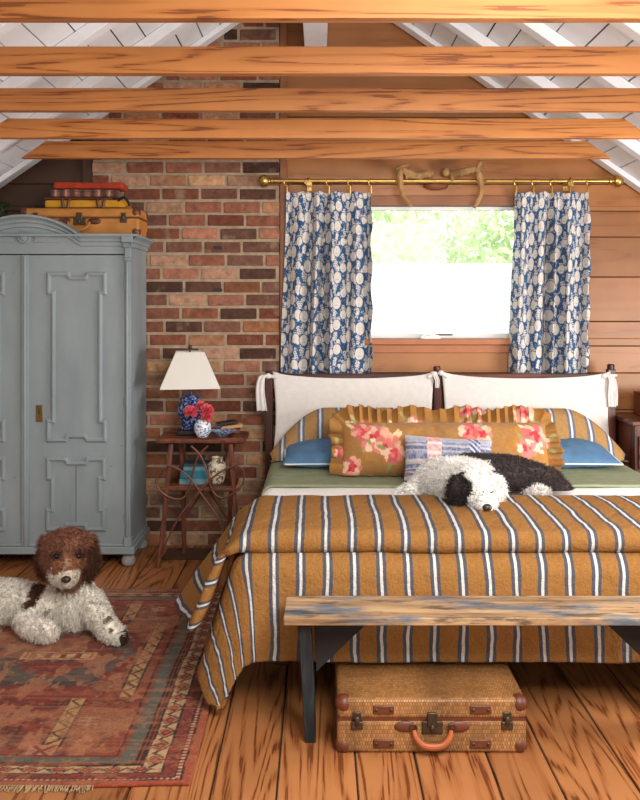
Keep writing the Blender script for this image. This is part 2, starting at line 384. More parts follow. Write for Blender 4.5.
# sloped ceiling of painted boards, running the length of the room
th = math.atan(SL)
for sgn, nm in ((-1,'ceiling_left'),(1,'ceiling_right')):
    b = MB(); L = math.hypot(XW+.15, (XW+.15)*SL); d = 0; k = 0
    dirv = Vector((sgn*math.cos(th), 0, -math.sin(th))); nrm = Vector((sgn*math.sin(th), 0, math.cos(th))); ap = Vector((RX,0,RZ))
    R = Matrix((dirv, Vector((0,1,0)), nrm)).transposed() if sgn > 0 else Matrix((-dirv, Vector((0,1,0)), nrm)).transposed()
    while d < L:
        w = .135+.012*math.sin(k*2.1); c = ap+dirv*(d+w/2)+nrm*(.012+random.uniform(0,.002)); gap = .004+.005*random.random()
        b.box((c.x, (YF+5.25)/2, c.z), (w-gap, 5.25-YF, .024), R); d += w; k += 1
    o = struct(b.build(nm, M['white_paint']))
    bb = MB(); c = ap+dirv*(L/2)+nrm*.045; bb.box((c.x,(YF+5.25)/2,c.z), (L, 5.25-YF, .03), R); bb.build('roof_deck', M['dark_gap'], o)
# rafters, joists, ridge
JY = [2.267, 2.81, 3.355, 3.91, 4.455]
place = ['nearest the camera', 'second from the camera', 'third from the camera', 'fourth from the camera', 'fifth from the camera', 'against the end wall']
for i, y in enumerate(JY+[5.02]):
    for sgn in (-1, 1):
        dirv = Vector((sgn*math.cos(th), 0, -math.sin(th))); nrm = Vector((sgn*math.sin(th), 0, math.cos(th))); ap = Vector((RX,0,RZ))
        R = Matrix((dirv if sgn > 0 else -dirv, Vector((0,1,0)), nrm)).transposed()
        dep = .055 if i < 5 else .03; off = .05 if i < 5 else 0
        c = ap+dirv*1.85-nrm*(dep/2+.001)
        tag(MB().box((c.x, y+off, c.z), (3.3, .075 if i < 5 else .09, dep), R).build('roof_rafter', M['white_paint'], bevel=.003, origin=(c.x,y+off,c.z)),
            'white painted rafter on the %s roof slope, %s' % ('left' if sgn < 0 else 'right', place[i]), 'rafter', 'white roof rafters')
JZ = 2.21
for i, y in enumerate(JY):
    b = MB().prism([(-1.55-.02,JZ),(1.55-.02,JZ),(1.42-.02,JZ+.089),(-1.42-.02,JZ+.089)], y, y+.042)
    tag(b.build('ceiling_joist', M['joist'], bevel=.003, origin=(-.02,y,JZ)),
        'honey pine ceiling joist spanning the room, ' + ['nearest, cut off by the top edge', 'second from the camera', 'third from the camera', 'fourth from the camera', 'farthest, just above the curtain rod'][i], 'beam', 'pine ceiling joists')
tag(MB().bx(-.09, .04, YF+.01, 5.1, 2.92, 3.395).build('ridge_beam', M['white_paint'], bevel=.004), 'white painted ridge beam along the peak of the roof, seen above the joists', 'beam')
# brick chimney breast
BX0, BX1, BY = -1.364, -.242, 5.085
b = MB(); pal = ['80503e','744436','956552','5e4238','a5795c','4c362e','86583f','b08a68','6e5044','9c6c58','785446','94765e','a3806a','8a5a48']
row = 0; z = .004
while z < 3.38:
    h = .063; x = BX0-(.115 if row % 2 else 0)-.02*(row % 3)
    while x < BX1:
        w = .215; x0 = max(x, BX0); x1 = min(x+w, BX1)
        if x1-x0 > .02 and roof(x0) > z+h+.02 or (x1-x0 > .02 and roof(x1) > z+h+.02 and x0 < RX):
            if roof(x0) < z+h: x0 = RX-(RZ-z-h)/SL
            if x1-x0 > .02:
                c = np.array(lin(random.choice(pal)))*random.uniform(.75,1.2); dz = random.uniform(-.002,.002)
                b.box(((x0+x1)/2, BY+.02+random.uniform(-.003,.003), z+h/2+dz), (x1-x0, .04, h), (random.uniform(-.01,.01), random.uniform(-.008,.008), 0), tuple(c))
        x += w+.016
    z += h+.0165; row += 1
wc = struct(b.build('wall_chimney', M['brick'], bevel=.005, usecol=True, seg=2))
mo = MB().prism([(BX0+.003,0),(BX1-.003,0),(BX1-.003,roof(BX1)),(BX0+.003,roof(BX0))], BY+.006, WY+.01).build('mortar', M['mortar'], wc)
for py in (248, 290): MB().box(at(218.5,py,BY), (.045,.012,.018)).build('weep_hole', M['black'], wc)
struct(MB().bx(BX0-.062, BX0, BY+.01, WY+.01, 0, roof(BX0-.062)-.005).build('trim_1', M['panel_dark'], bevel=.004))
struct(MB().bx(BX1, BX1+.045, BY+.012, WY+.01, 0, roof(BX1)-.06).build('trim_2', M['panel_trim'], bevel=.004))
struct(MB().bx(-.19, XW, WY-.012, WY+.01, 0, .11).build('baseboard_back', M['panel_trim'], bevel=.003))
# the window
wd = MB().bx(WX0-.055, WX0, WY-.02, WY+.03, WZ0-.02, WZ1+.06).bx(WX1, WX1+.055, WY-.02, WY+.03, WZ0-.02, WZ1+.06).bx(WX0, WX1, WY-.02, WY+.03, WZ1, WZ1+.06)
wn = struct(wd.build('window_1', M['panel_trim'], bevel=.003))
mp = plain('window_wood', 'a9683f', .5, .1)
MB().bx(WX0-.06, WX1+.06, WY-.05, WY+.12, WZ0-.035, WZ0).build('window_sill', mp, wn, bevel=.004)
MB().bx(WX0-.06, WX1+.06, WY-.016, WY+.02, WZ0-.085, WZ0-.035).build('apron', mp, wn, bevel=.003)
f = MB(); fy0, fy1 = WY+.03, WY+.075
f.bx(WX0, WX0+.03, fy0, fy1, WZ0, WZ1).bx(WX1-.03, WX1, fy0, fy1, WZ0, WZ1).bx(WX0, WX1, fy0, fy1, WZ1-.022, WZ1).bx(WX0, WX1, fy0, fy1, WZ0, WZ0+.03)
f.build('sash', plain('white_sash', 'e4e6e6', .4, .03), wn, bevel=.002)
MB().bx(WX0+.03, WX1-.03, WY+.05, WY+.054, WZ0+.03, WZ1-.022).build('pane', M['glass'], wn)
ZF = 1.45-(263-HY)*WY/F
MB().bx(WX0+.03, WX1-.03, WY+.040, WY+.043, WZ0+.03, ZF).build('frosted_film', M['frost'], wn)
cr = MB(); p = at(432, 339, WY-.02)
cr.prism([(p.x-.055,WZ0),(p.x+.055,WZ0),(p.x+.04,WZ0+.022),(p.x-.03,WZ0+.026)], WY-.03, WY+.03)
cr.tube(smoothpts([(p.x-.01,WY-.03,WZ0+.02),(p.x-.035,WY-.04,WZ0+.03),(p.x-.06,WY-.045,WZ0+.012),(p.x-.07,WY-.047,WZ0+.004)]), .007)
cr.build('crank', plain('white_crank', 'e8e8e6', .4, .02), wn, bevel=.003)
MB().bx(p.x+.03, p.x+.13, WY+.02, WY+.03, WZ0+.018, WZ0+.027).build('latch', M['dark_metal'], wn)
# ------------------------------------------------------------------ armoire
WFY = 4.66; sW = F/WFY
def wx(px): return (px-CX)/sW
def wz(py): return CH-(py-HY)/sW
wcx = 26.0; wr = 131.0; wl = 2*wcx-wr; X0, X1 = wx(wl), wx(wr); BKY = 5.07
wa = thing('wardrobe', 'grey-blue painted antique wardrobe with an arched cornice, against the brick', 'wardrobe', (wx(wcx), 4.86, 0))
A = M['armoire']
b = MB().bx(X0, X0+.025, WFY+.03, BKY, wz(546), wz(240)).bx(X1-.025, X1, WFY+.03, BKY, wz(546), wz(240)).bx(X0+.025, X1-.025, BKY-.02, BKY, wz(546), wz(240))
b.bx(X0+.025, X1-.025, WFY+.03, BKY-.02, wz(244), wz(240)).bx(X0+.025, X1-.025, WFY+.04, BKY-.02, wz(546), wz(543))
b.build('carcass', A, wa, bevel=.002)
MB().bx(X0-.02, X1+.022, WFY-.022, BKY, wz(553.5), wz(546)).bx(X0-.008, X1+.010, WFY-.010, BKY, wz(546), wz(543.5)).build('plinth', A, wa, bevel=.005)
for s in (wl+8, wr-4):
    for yy in (WFY+.04, BKY-.05): MB().lathe([(.022,0),(.036,.012),(.04,.03),(.034,.05),(.024,.06),(.024,.078)], (wx(s), yy, 0), 18).build('bun_foot', plain('foot_paint', '8d8f8c', .6, .15), wa)
# frieze with the arched top, then the cornice moulding that follows it
Rr = (55**2+19**2)/(2*19.0)
def top(px):
    d = abs(px-wcx); return 234.5-19+Rr-math.sqrt(Rr*Rr-d*d) if d < 55 else 234.5
pxs = [wl]+[wcx-55+110*k/28 for k in range(29)]+[wr]
poly = [(wx(p), wz(top(p)+4)) for p in pxs]+[(wx(wr), wz(254)), (wx(wl), wz(254))]
MB().prism(poly, WFY-.004, WFY+.03).build('frieze', A, wa, bevel=.001)
prof = [(0,-.065),(.010,-.062),(.012,-.045),(.022,-.036),(.024,-.026),(.036,-.014),(.046,-.010),(.047,.0),(.0,.004),(-.05,.004)]
path = [(wx(p), wz(top(p))) for p in [wl-6]+pxs[1:-1]+[wr+1]]
P = np.array([[(x, WFY-.004-o, z+h) for (o,h) in prof] for x, z in path])
grid('cornice', P, A, wa, solid=.002).modifiers.new('e', 'EDGE_SPLIT').split_angle = math.radians(25)
for sx, s in ((X1, 1), (X0, -1)):
    P = np.array([[(sx+s*max(o,-.01)*.95, y, wz(235.5)+h) for (o,h) in prof] for y in (WFY-.045, BKY)])
    grid('side_cornice', P, A, wa, solid=.002).modifiers.new('e', 'EDGE_SPLIT').split_angle = math.radians(25)
    cx = sx-s*.014
    b = MB().bx(cx-.024, cx+.024, WFY-.03, WFY+.03, wz(248), wz(243)).bx(cx-.018, cx+.018, WFY-.022, WFY+.03, wz(258), wz(248)).bx(cx-.022, cx+.022, WFY-.025, WFY+.03, wz(260.5), wz(258))
    b.bx(cx-.03, cx+.034*1, WFY-.046, WFY+.03, wz(243), wz(234)); b.build('capital', A, wa, bevel=.004)
    b = MB().bx(cx-.016, cx+.014, WFY-.014, WFY+.03, wz(546), wz(260)).bx(cx-.022, cx+.02, WFY-.022, WFY+.03, wz(546), wz(537))
    b.tube([(cx-.004, WFY-.016, wz(536)), (cx-.004, WFY-.016, wz(262))], .008, 8); b.build('pilaster', A, wa, bevel=.003)
def lx(p): return wx(p)
mz = wz(238)
b = MB().lathe([(.047,0),(.047,.008),(.040,.014),(.033,.010),(.026,.010),(.020,.020),(.0,.024)], (0,0,0), 26)
b.v = [(v[0]*.78+wx(24.5), WFY-.004-v[2], v[1]*.78+wz(237.5)) for v in b.v]; b.build('rosette', A, wa)
for s in (-1, 1):
    pl = [(wx(24.5+s*9.5), wz(233.5)), (wx(24.5+s*11.5), wz(237.5)), (wx(24.5+s*9.5), wz(242.5)), (wx(24.5+s*39), wz(242.5)), (wx(24.5+s*22), wz(235))]
    MB().prism(pl, WFY-.012, WFY-.003).build('spandrel', A, wa, bevel=.002)
up = [(49,274),(68,274),(70.5,278),(86,278),(88,274),(105,274),(105,293),(100.5,293),(100.5,421),(105,421),(105,440),(88,440),(85,436),(68,436),(66,440),(48.5,440),(48.5,421),(53.5,421),(53.5,293),(49,293)]
lo = [(48.5,459),(66,459),(68,463),(86,463),(88,459),(104,459),(104,478),(100,478),(100,510),(104,510),(104,529),(87,529),(85,524.5),(67,524.5),(65,529),(48,529),(48,510),(52.5,510),(52.5,478),(48.5,478)]
def moulding(pts, door, mir):
    pts = [(2*wcx-p if mir else p, q) for p, q in pts]; b = MB()
    n = len(pts); q = [Vector((wx(p[0]), wz(p[1]))) for p in pts]; rows = []
    for i in range(n):
        d0 = (q[i]-q[i-1]).normalized(); d1 = (q[(i+1) % n]-q[i]).normalized(); n0 = Vector((d0.y,-d0.x)); n1 = Vector((d1.y,-d1.x)); m = (n0+n1)/(1+n0.dot(n1))
        rows.append([(q[i].x+m.x*o, WFY+.002-h, q[i].y+m.y*o) for o, h in ((-.013,-.002),(-.012,.009),(-.008,.013),(-.003,.018),(.004,.018),(.008,.012),(.013,.010),(.013,-.002))])
    o = grid('panel_moulding', np.array(rows), A, door, closeu=True, closev=True); o.modifiers.new('e','EDGE_SPLIT').split_angle = math.radians(22)
hm = plain('hinge', '7b858c', .5, .15)
for mir in (0, 1):
    f = (lambda p: 2*wcx-p) if mir else (lambda p: p)
    xa, xb = sorted((wx(f(27)), wx(f(125.5))))
    d = MB().bx(xa, xb, WFY, WFY+.028, wz(545.5), wz(255)).build('door', A, wa, bevel=.003)
    moulding(up, d, mir); moulding(lo, d, mir)
    xs_ = wx(f(76)); MB().bx(xs_-.0012, xs_+.0012, WFY-.0008, WFY+.002, wz(523), wz(465)).build('panel_seam', M['dark_gap'], d)
    for y0 in (280, 397, 513): MB().bx(wx(f(125.2))-.006, wx(f(125.2))+.006, WFY-.010, WFY+.0, wz(y0+10), wz(y0)).build('hinge', hm, d, bevel=.002)
    if not mir:
        e = MB().bx(wx(36), wx(42.5), WFY-.004, WFY+.001, wz(422), wz(405)).build('escutcheon', M['old_brass'], d, bevel=.001)
        MB().lathe([(.006,0),(.006,.004)], (0,0,0), 10).bx(-.002,.002,-.014,-.004,0,.004).build('key_stub', M['dark_metal'], d).data.transform(Matrix.Translation((wx(39.3), WFY-.004, wz(412))) @ Matrix.Rotation(pi/2, 4, 'X'))
MB().bx(wx(22.5), wx(29.5), WFY-.02, WFY+.004, wz(546), wz(255)).tube([(wx(26),WFY-.02,wz(545)),(wx(26),WFY-.02,wz(256))], .009, 8).build('astragal', A, wa, bevel=.004)
MB().bx(X0-.043, X1+.043, WFY-.049, BKY, wz(235.5)-.008, wz(235.5)+.005).build('top_board', A, wa, bevel=.002)
WTOP = wz(235.5)+.006
# ------------------------------------------------------------------ suitcases
def suitcase(name, label, x0, x1, y0, y1, z0, z1, split, m, mc, mh, mm, latches, strap, loc_handle, cat='suitcase'):
    t = thing(name, label, cat, ((x0+x1)/2, (y0+y1)/2, z0)); zs_ = z0+(z1-z0)*split; cx = (x0+x1)/2
    body = MB().bx(x0, x1, y0, y1, z0, zs_-.003).build('case_body', m, t, bevel=.012, seg=3)
    lid = MB().bx(x0, x1, y0, y1, zs_, z1).build('lid', m, t, bevel=.014, seg=3)
    MB().bx(x0+.004, x1-.004, y0+.004, y1-.004, zs_-.007, zs_+.004).build('seam_band', M['leather_dark'], t)
    for par, za, zb in ((body, z0, 1), (lid, z1, -1)):
        for xx, sx in ((x0, 1), (x1, -1)):
            for yy, sy in ((y0, 1), (y1, -1)):
                c = MB().ball((xx+sx*.022, yy+sy*.022, za+zb*.022), (.0285,.0285,.0285), 16, 10); c.build('corner_cap', mc, par)
    for xx in (x0+(x1-x0)*latches, x1-(x1-x0)*latches):
        c = MB().bx(xx-.014, xx+.014, y0-.006, y0+.002, zs_+.002, zs_+.026).bx(xx-.019, xx+.019, y0-.008, y0+.002, zs_-.03, zs_-.004).ball((xx, y0-.008, zs_-.002), (.009,.006,.016)); c.build('latch', mm, body, bevel=.003)
    c = MB().bx(cx-.034, cx+.034, y0-.005, y0+.002, zs_-.045, zs_-.004).bx(cx-.016, cx+.016, y0-.010, y0, zs_-.02, zs_+.026).ball((cx, y0-.012, zs_-.024), (.008,.005,.012)); c.build('lock', mm, body, bevel=.003)
    hz = zs_-.028
    for s in (-1, 1):
        MB().ball((cx+s*.086, y0-.001, hz+.006), (.036,.007,.018), 20, 8).build('handle_pad', mc, body)
        MB().tube([(cx+s*.062+.012*math.cos(q), y0-.008, hz+.005+.012*math.sin(q)) for q in [2*pi*k/12 for k in range(12)]], .0025, 6, closed=True).build('handle_ring', mm, body)
    pts = smoothpts([(cx-.060,y0-.012,hz), (cx-.052,y0-.022,hz-.022), (cx-.025,y0-.030,hz-.042), (cx+.025,y0-.030,hz-.042), (cx+.052,y0-.022,hz-.022), (cx+.060,y0-.012,hz)], 6)
    n = len(pts); MB().tube(pts, [.006+.0055*math.sin(pi*k/(n-1)) for k in range(n)], 10).build('handle', mh, body)
    if strap:
        for par, za in ((lid, (zs_+z1)/2), (body, z0+(zs_-z0)*.30)):
            for s in (-1, 1):
                xx = cx+s*(x1-x0)*.255
                q = MB().bx(xx-.034, xx+.034, y0-.006, y0+.001, za-.014, za+.014).build('strap_loop', mc, par, bevel=.005)
                for e in (-.024, .024): MB().ball((xx+e, y0-.006, za), (.006,.004,.006), 10, 6).build('rivet', mm, q)
    return t
SY0 = 2.735; q0 = at(337, 756, SY0); q1 = at(527, 702, SY0)
suitcase('wicker_suitcase', 'woven cane suitcase with leather corners on the floor under the bench', q0.x, q1.x, SY0, SY0+.35, .001, .176, .62, M['cane'], M['leather_dark'], M['handle_leather'], M['dark_metal'], .105, True, 0)
YS = 4.74; k0 = at(20, 208, YS); k1 = at(139, 236, YS)
suitcase('leather_suitcase', 'tan leather suitcase with brass lock, on top of the wardrobe', k0.x, k1.x, YS, YS+.24, WTOP+.001, k0.z, .66, M['leather'], M['leather_dark'], M['leather'], M['dark_metal'], .13, False, 0)
ZT = k0.z
# folded blankets on it: a soft roll of layers
def folded(name, label, px0, px1, z0, h, y0, d, m, colf=None, layers=3, cat='blanket'):
    x0 = (px0-CX)*y0/F; x1 = (px1-CX)*y0/F
    nu, nv = 48, 40; t = np.linspace(0, 2*pi, nv, endpoint=False); u = np.linspace(0, 1, nu)
    U, T = np.meshgrid(u, t, indexing='ij'); c, s = np.cos(T), np.sin(T)
    Y = y0+d/2+np.sign(c)*np.abs(c)**.45*d/2; Z = z0+h/2+np.sign(s)*np.abs(s)**.5*h/2*(.93+.07*fbm(U*6, T, 3))
    front = np.clip(-c, 0, 1)**3; Y += front*.004*np.cos((Z-z0)/h*layers*2*pi)
    e = np.minimum(U, 1-U); k = np.clip(e/.03, 0, 1)**.4; k[[0,-1]] = .05
    Z = z0+h/2+(Z-z0-h/2)*(.55+.45*k); Y = y0+d/2+(Y-y0-d/2)*(.9+.1*k); Z[[0,-1]] = z0+h/2; Y[[0,-1]] = y0+d/2
    X = x0+(x1-x0)*U+.004*(fbm(Y*30, Z*60, 5)-.5); Z = Z+.013*(fbm(U*7+px0, Y*9, 9)-.5)*np.clip(s, 0, 1)
    P = np.stack([X, Y, Z], -1); col = None
    if colf: col = colf(X-x0, (Y-y0)+(Z-z0))
    o = grid(name, P, m, None, col=col, closev=True); return tag(o, label, cat)
def plaid(U, V):
    p = Paint(U, V, '8a5a44'); p.mask((np.mod(U, .06) < .026), '3a2b2c', .8); p.mask((np.mod(V, .03) < .010), '3a2b2c', .5)
    p.mask(np.abs(np.mod(U, .06)-.042) < .003, 'c9a58a', .8); return p.c
yl = folded('mustard_blanket', 'folded mustard yellow blanket with brown leather straps, lowest of the pile on the wardrobe', 43, 126, ZT+.001, .052, 4.76, .19, plain('mustard_wool', 'c08a22', .9, .15, 20, .4, 120))
for px in (66, 101):
    x = (px-CX)*4.76/F; pts = [(x, 4.757, ZT+.004), (x, 4.756, ZT+.04), (x, 4.765, ZT+.052), (x, 4.84, ZT+.056)]
    b = MB()
    for s in (-.012, .012): b.tube([(q[0]+s*(1+.6*(q[2]-ZT)/.05), q[1]-.002, q[2]) for q in pts], .009, 6)
    b.build('strap', M['leather_dark'], yl)
bk = MB().tube(smoothpts([((118-CX)*4.76/F,4.76,ZT+.045), ((124-CX)*4.76/F,4.75,ZT+.06), ((128-CX)*4.76/F,4.75,ZT+.04), ((130-CX)*4.76/F,4.75,ZT+.012)], 6), .008, 6); bk.build('strap_end', M['black'], yl)
MB().bx((44-CX)*4.78/F, (112-CX)*4.78/F, 4.775, 4.93, ZT+.051, ZT+.064).build('top_flap', M['leather_dark'], yl, bevel=.005)
folded('plaid_blanket', 'folded brown and rust plaid blanket, middle of the pile on the wardrobe', 48, 118, ZT+.066, .044, 4.77, .17, M['vcloth'], plaid, 4)
folded('red_blanket', 'folded red-orange blanket, topmost of the pile on the wardrobe', 52, 123, ZT+.111, .042, 4.775, .165, plain('red_wool', 'a5361c', .95, .2, 25, .5, 140), None, 3)
# little plant at the picture's edge
pp = at(-4, 215, 4.86); t = thing('potted_plant', 'small dark-leaved plant beside the tan suitcase on the wardrobe', 'plant', (pp.x, pp.y, WTOP))
MB().lathe([(.045,0),(.06,.1),(.064,.105),(.058,.105),(.05,.085),(0,.085)], (pp.x, pp.y, WTOP+.002), 20).build('pot', plain('clay_pot', '6d4a35', .7, .2), t)
b = MB()
for k in range(44):
    a = random.uniform(0, 2*pi); rr = random.uniform(.03, .075); z = WTOP+.10+random.uniform(0, .12); c = Vector((pp.x+rr*math.cos(a), pp.y+rr*math.sin(a), z))
    R = Euler((random.uniform(-.8,.8), random.uniform(-.8,.8), a)).to_matrix(); w, l = .012, .034
    b.add([c+R@Vector(v) for v in ((-l,0,0),(-.3*l,w,.004),(.5*l,.8*w,.006),(l,0,-.004),(.5*l,-.8*w,.006),(-.3*l,-w,.004))], [(0,1,2,3,4,5)])
    b.tube([(pp.x,pp.y,WTOP+.085), c], .0015, 4)
b.build('foliage', M['leafg'], t)
# ------------------------------------------------------------------ curtain rod, curtains, antlers
YR = 5.035; rz_ = at(0, 181, YR).z; rx0, rx1 = at(272,0,YR).x, at(610,0,YR).x
t = thing('curtain_rod', 'long brass curtain rod with ball finials above the window', 'curtain rod', ((rx0+rx1)/2, YR, rz_))
MB().tube([(rx0, YR, rz_), (rx1, YR, rz_)], .0125, 14).build('rod', M['brass'], t)
for s, x in ((-1, rx0), (1, rx1)):
    b = MB().lathe([(.013,0),(.018,.004),(.018,.012),(.011,.018),(.014,.026),(.026,.032),(.032,.048),(.030,.062),(.020,.075),(.006,.08)], (0,0,0), 20)
    b.v = [(x+s*(v[2]*1.1-.01), YR+v[0]*1.2, rz_+v[1]*1.2) for v in b.v]; b.build('finial', M['brass'], t)
for px in (309, 570):
    x = at(px,0,YR).x; b = MB().bx(x-.012, x+.012, YR, WY, rz_-.024, rz_-.014).bx(x-.016, x+.016, WY-.008, WY+.004, rz_-.05, rz_+.01).tube([(x+.0, YR+.018*math.cos(q), rz_+.018*math.sin(q)) for q in [2*pi*k/14 for k in range(14)]], .006, 6, closed=True)
    b.bx(x-.018, x+.018, YR-.02, YR-.014, rz_-.03, rz_-.006); b.build('bracket', M['brass'], t, bevel=.002)
def curtain_paint(U, V, seed):
    p = Paint(U, V, '2a5079'); r = random.Random(seed); wht = 'd3ccc4'; H = V.max(); W = U.max()
    p.mask((fbm(U*110, V*110, 4, 2) > .70), wht, .7)
    px, py = .112, .146
    for i in range(-1, int(W/px)+2):
        for j in range(-1, int(H/py)+2):
            ox = i*px+r.uniform(-.013,.013); oy = j*py+(py/2 if i % 2 else 0)+r.uniform(-.018,.018)
            def leaf(cx, cy, l, w, a): p.ell(cx, cy, l, w, a, wht)
            for (sx, sy, sa) in ((.056,.028,1.2),(-.012,.062,1.9),(.05,.078,.5),(.098,-.02,1.7)):       # leafy sprigs
                for k in range(4):
                    d = (k-1.2)*.013; qx, qy = ox+sx+d*math.cos(sa), oy+sy+d*math.sin(sa)
                    for e in (-1, 1): p.ell(qx+.0075*math.cos(sa+e*.9), qy+.0075*math.sin(sa+e*.9), .0085, .0036, sa+e*.8, wht)
            p.ell(ox-.045, oy+.012, .012, .013, 0, wht); p.ell(ox+.018, oy+.098, .013, .012, 0, wht)
            for (dx, dy, R) in ((0,0,.034),(.050,-.060,.026)):
                R *= r.uniform(.82,1.06); dx += r.uniform(-.006,.006)
                p.ell(ox+dx, oy+dy, R+.0045, R*1.06+.0045, 0, '2a5079'); p.ell(ox+dx, oy+dy, R, R*1.06, 0, wht)
                for k in range(5): p.ell(ox+dx+(k-2)*.007, oy+dy-R*1.12-.006, .0022, .005, (k-2)*.3, wht)
                p.ell(ox+dx, oy+dy+R*.45, R*.5, .0016, 0, '9fa5ac'); p.ell(ox+dx-R*.2, oy+dy, .0014, R*.6, .2, 'b9b5ae')
    return p.c
def curtain(label, t0, t1, b0, b1, ztop, zbot, ypx, seed, ph, light_u):
    Yc = 5.045; nu, nv = 300, 280; W = .92; u = np.linspace(0, 1, nu); v = np.linspace(0, 1, nv); U, V = np.meshgrid(u, v, indexing='ij')
    xt0, xt1, xb0, xb1 = [(q-CX)*Yc/F for q in (t0, t1, b0, b1)]
    ease = V*V*(3-2*V); wob = .10*np.sin(U*9+seed)+.06*np.sin(U*17+2*seed)
    Uf = U+.018*np.sin(2*pi*(U*4.6)+ph)*(.3+.7*V)
    X = (xt0+(xt1-xt0)*Uf)*(1-ease)+(xb0+(xb1-xb0)*Uf)*ease
    amp = .012+.046*np.clip(V*2.2, 0, 1)**.7
    ph2 = 2*pi*(U*(4.6)+wob*1.2)+ph
    Y = Yc+amp*np.sin(ph2)*(.75+.35*np.sin(U*11+seed))+.006*np.sin(2*ph2+V*2)*np.clip(V*3,0,1)+.010*(fbm(U*8, V*3, seed)-.5)
    ring = 5; sag = .012*np.abs(np.sin(pi*U*(ring-.0)))*(1-np.clip(V*6,0,1))
    Z = ztop+(zbot-ztop)*V-sag+.008*(fbm(U*9, V*0+1, seed)-.5)*(1-V)
    X += .006*np.sin(V*26+U*60)*(U > .985)
    o = grid('curtain', np.stack([X, Y, Z], -1), M['vcloth'], None, col=curtain_paint(U*W, V*(ztop-zbot), seed), solid=.0015)
    tag(o, label, 'curtain', 'blue and white block printed curtains')
    for k in range(5):
        i = int(min(nu-1, max(3, (k/4)*(nu-1)))); i = min(i, nu-4)
        x = X[i,0]; b = MB().tube([(x+.017*math.cos(q), YR+.014*math.cos(q), rz_-.007+.022*math.sin(q)) for q in [2*pi*j/18 for j in range(18)]], .003, 6, closed=True)
        b.build('curtain_ring', M['brass'], o)
        MB().box((x, YR+.001, (rz_-.027+Z[i,0])/2-.004), (.008,.008,abs(rz_-.027-Z[i,0])+.014)).build('clip', M['brass'], o, bevel=.002)
    return o
zt = at(0,191,5.045).z; zb = at(0,373.5,5.045).z
curtain('blue and white printed curtain hanging beside the brick', 286, 372, 280, 373, zt, zb, 0, 3, .4, .7)
curtain('blue and white printed curtain hanging beside the bare tan boards', 515, 589, 509, 587, zt-.002, zb, 0, 8, 1.7, .3)
YA = 5.0; t = thing('antlers', 'pair of tan antlers mounted above the window, over the brass rod', 'antlers', at(442,180,YA))
def antler(parts): 
    b = MB()
    for pts, r0, r1 in parts:
        q = smoothpts([at(*p) for p in pts], 6); n = len(q); b.tube(q, [(r0+(r1-r0)*k/(n-1))*1.4*(1+.08*math.sin(k*1.3)) for k in range(n)], 9)
    return b
yy = 4.985
antler([([(430,175,5.09),(424,174,5.05),(418,176,yy+.02),(406,172,yy),(401,170,yy),(400,178,yy-.01),(401,187,yy-.02),(404,196,yy-.03),(411,206,yy-.05)], .019, .010),
        ([(401,172,yy),(398,169,yy),(403,166,yy-.01),(409,165,yy-.02)], .012, .005), ([(400,180,yy),(403,186,yy-.03)], .010, .005), ([(410,173,yy+.01),(404,176,yy)], .02, .016)]).build('antler', M['antler'], t)
antler([([(449,173,5.09),(453,174,5.05),(462,172,yy+.02),(470,170,yy),(476,170,yy),(479,175,yy-.01),(481,185,yy-.02),(480,196,yy-.03),(474,207,yy-.05)], .018, .010),
        ([(476,172,yy),(479,165,yy),(480,161,yy-.01)], .014, .008), ([(479,168,yy),(486,167,yy-.02)], .010, .006), ([(480,176,yy),(486,182,yy-.03)], .010, .005), ([(452,174,5.05),(452,181,5.02)], .009, .006)]).build('antler', M['antler'], t)
for x, y in ((428,174), (446,172)):
    c = at(x,y,5.06); MB().ball(c, (.026,.03,.030), 12, 8).build('burr', M['antler'], t)
c = at(436,186,5.1); MB().ball(c, (.075,.03,.026), 16, 8).build('mount', plain('mount_wood', '7a4024', .5, .2), t)
# ------------------------------------------------------------------ twig table and what stands on it
def twig(pts, r, n=7, k=6): 
    q = smoothpts(pts, k); m = len(q); return q, [r*(1+.13*math.sin(i*1.9)+.08*math.sin(i*.7)) for i in range(m)], n
TF, TB = 4.66, 4.93
tz = CH-(442.5-HY)*TF/F; tx0, tx1 = (158-CX)*TF/F, (243-CX)*TF/F; sz = CH-(489-HY)*TF/F
t = thing('side_table', 'rustic bent-twig side table by the bed, in front of the brick', 'table', ((tx0+tx1)/2, 4.8, 0))
MB().bx(tx0, tx1, TF, TB, tz-.004, tz+.022).build('tabletop', M['twig_board'], t, bevel=.006)
b = MB()
for y in (TF-.002, TB+.002): b.tube(*twig([(tx0-.01,y,tz+.008),((tx0+tx1)/2,y,tz+.006),(tx1+.01,y,tz+.008)], .012))
for x in (tx0-.002, tx1+.002): b.tube(*twig([(x,TF,tz+.008),(x,TB,tz+.008)], .011))
b.build('tabletop_edge', M['twig'], t)
sx0, sx1 = (164-CX)*TF/F, (235-CX)*TF/F
MB().bx(sx0, sx1, TF+.02, TB-.03, sz-.004, sz+.012).build('shelf', M['twig_board'], t, bevel=.004)
MB().tube(*twig([(sx0-.02,TF+.015,sz-.004),(sx1+.02,TF+.015,sz-.006)], .011)).build('shelf_edge', M['twig'], t)
for pts in ([(171,444,TF+.03),(167,490,TF+.015),(162,540,TF),(158.5,566,TF-.01)], [(230.5,444,TF+.03),(234,490,TF+.015),(238,540,TF),(241,566,TF-.01)],
            [(181,440,TB-.04),(183,490,TB-.03),(184,538,TB-.02),(184,546,TB-.015)], [(232,440,TB-.04),(231,490,TB-.03),(229,530,TB-.02),(228,546,TB-.015)]):
    w = [at(*p) for p in pts]; w[-1].z = .006; MB().tube(*twig(w, .0135)).build('leg', M['twig'], t)
yf = TF-.012
S1 = [(169,466),(160,473),(156,480),(159,489),(169,497),(180,499),(187,494),(191,481),(194,468),(199,455),(208,446)]
S2 = [(232,464),(241,468),(244,475),(242,485),(234,493),(223,498),(214,493),(209,481),(206,468),(200,455),(191,446)]
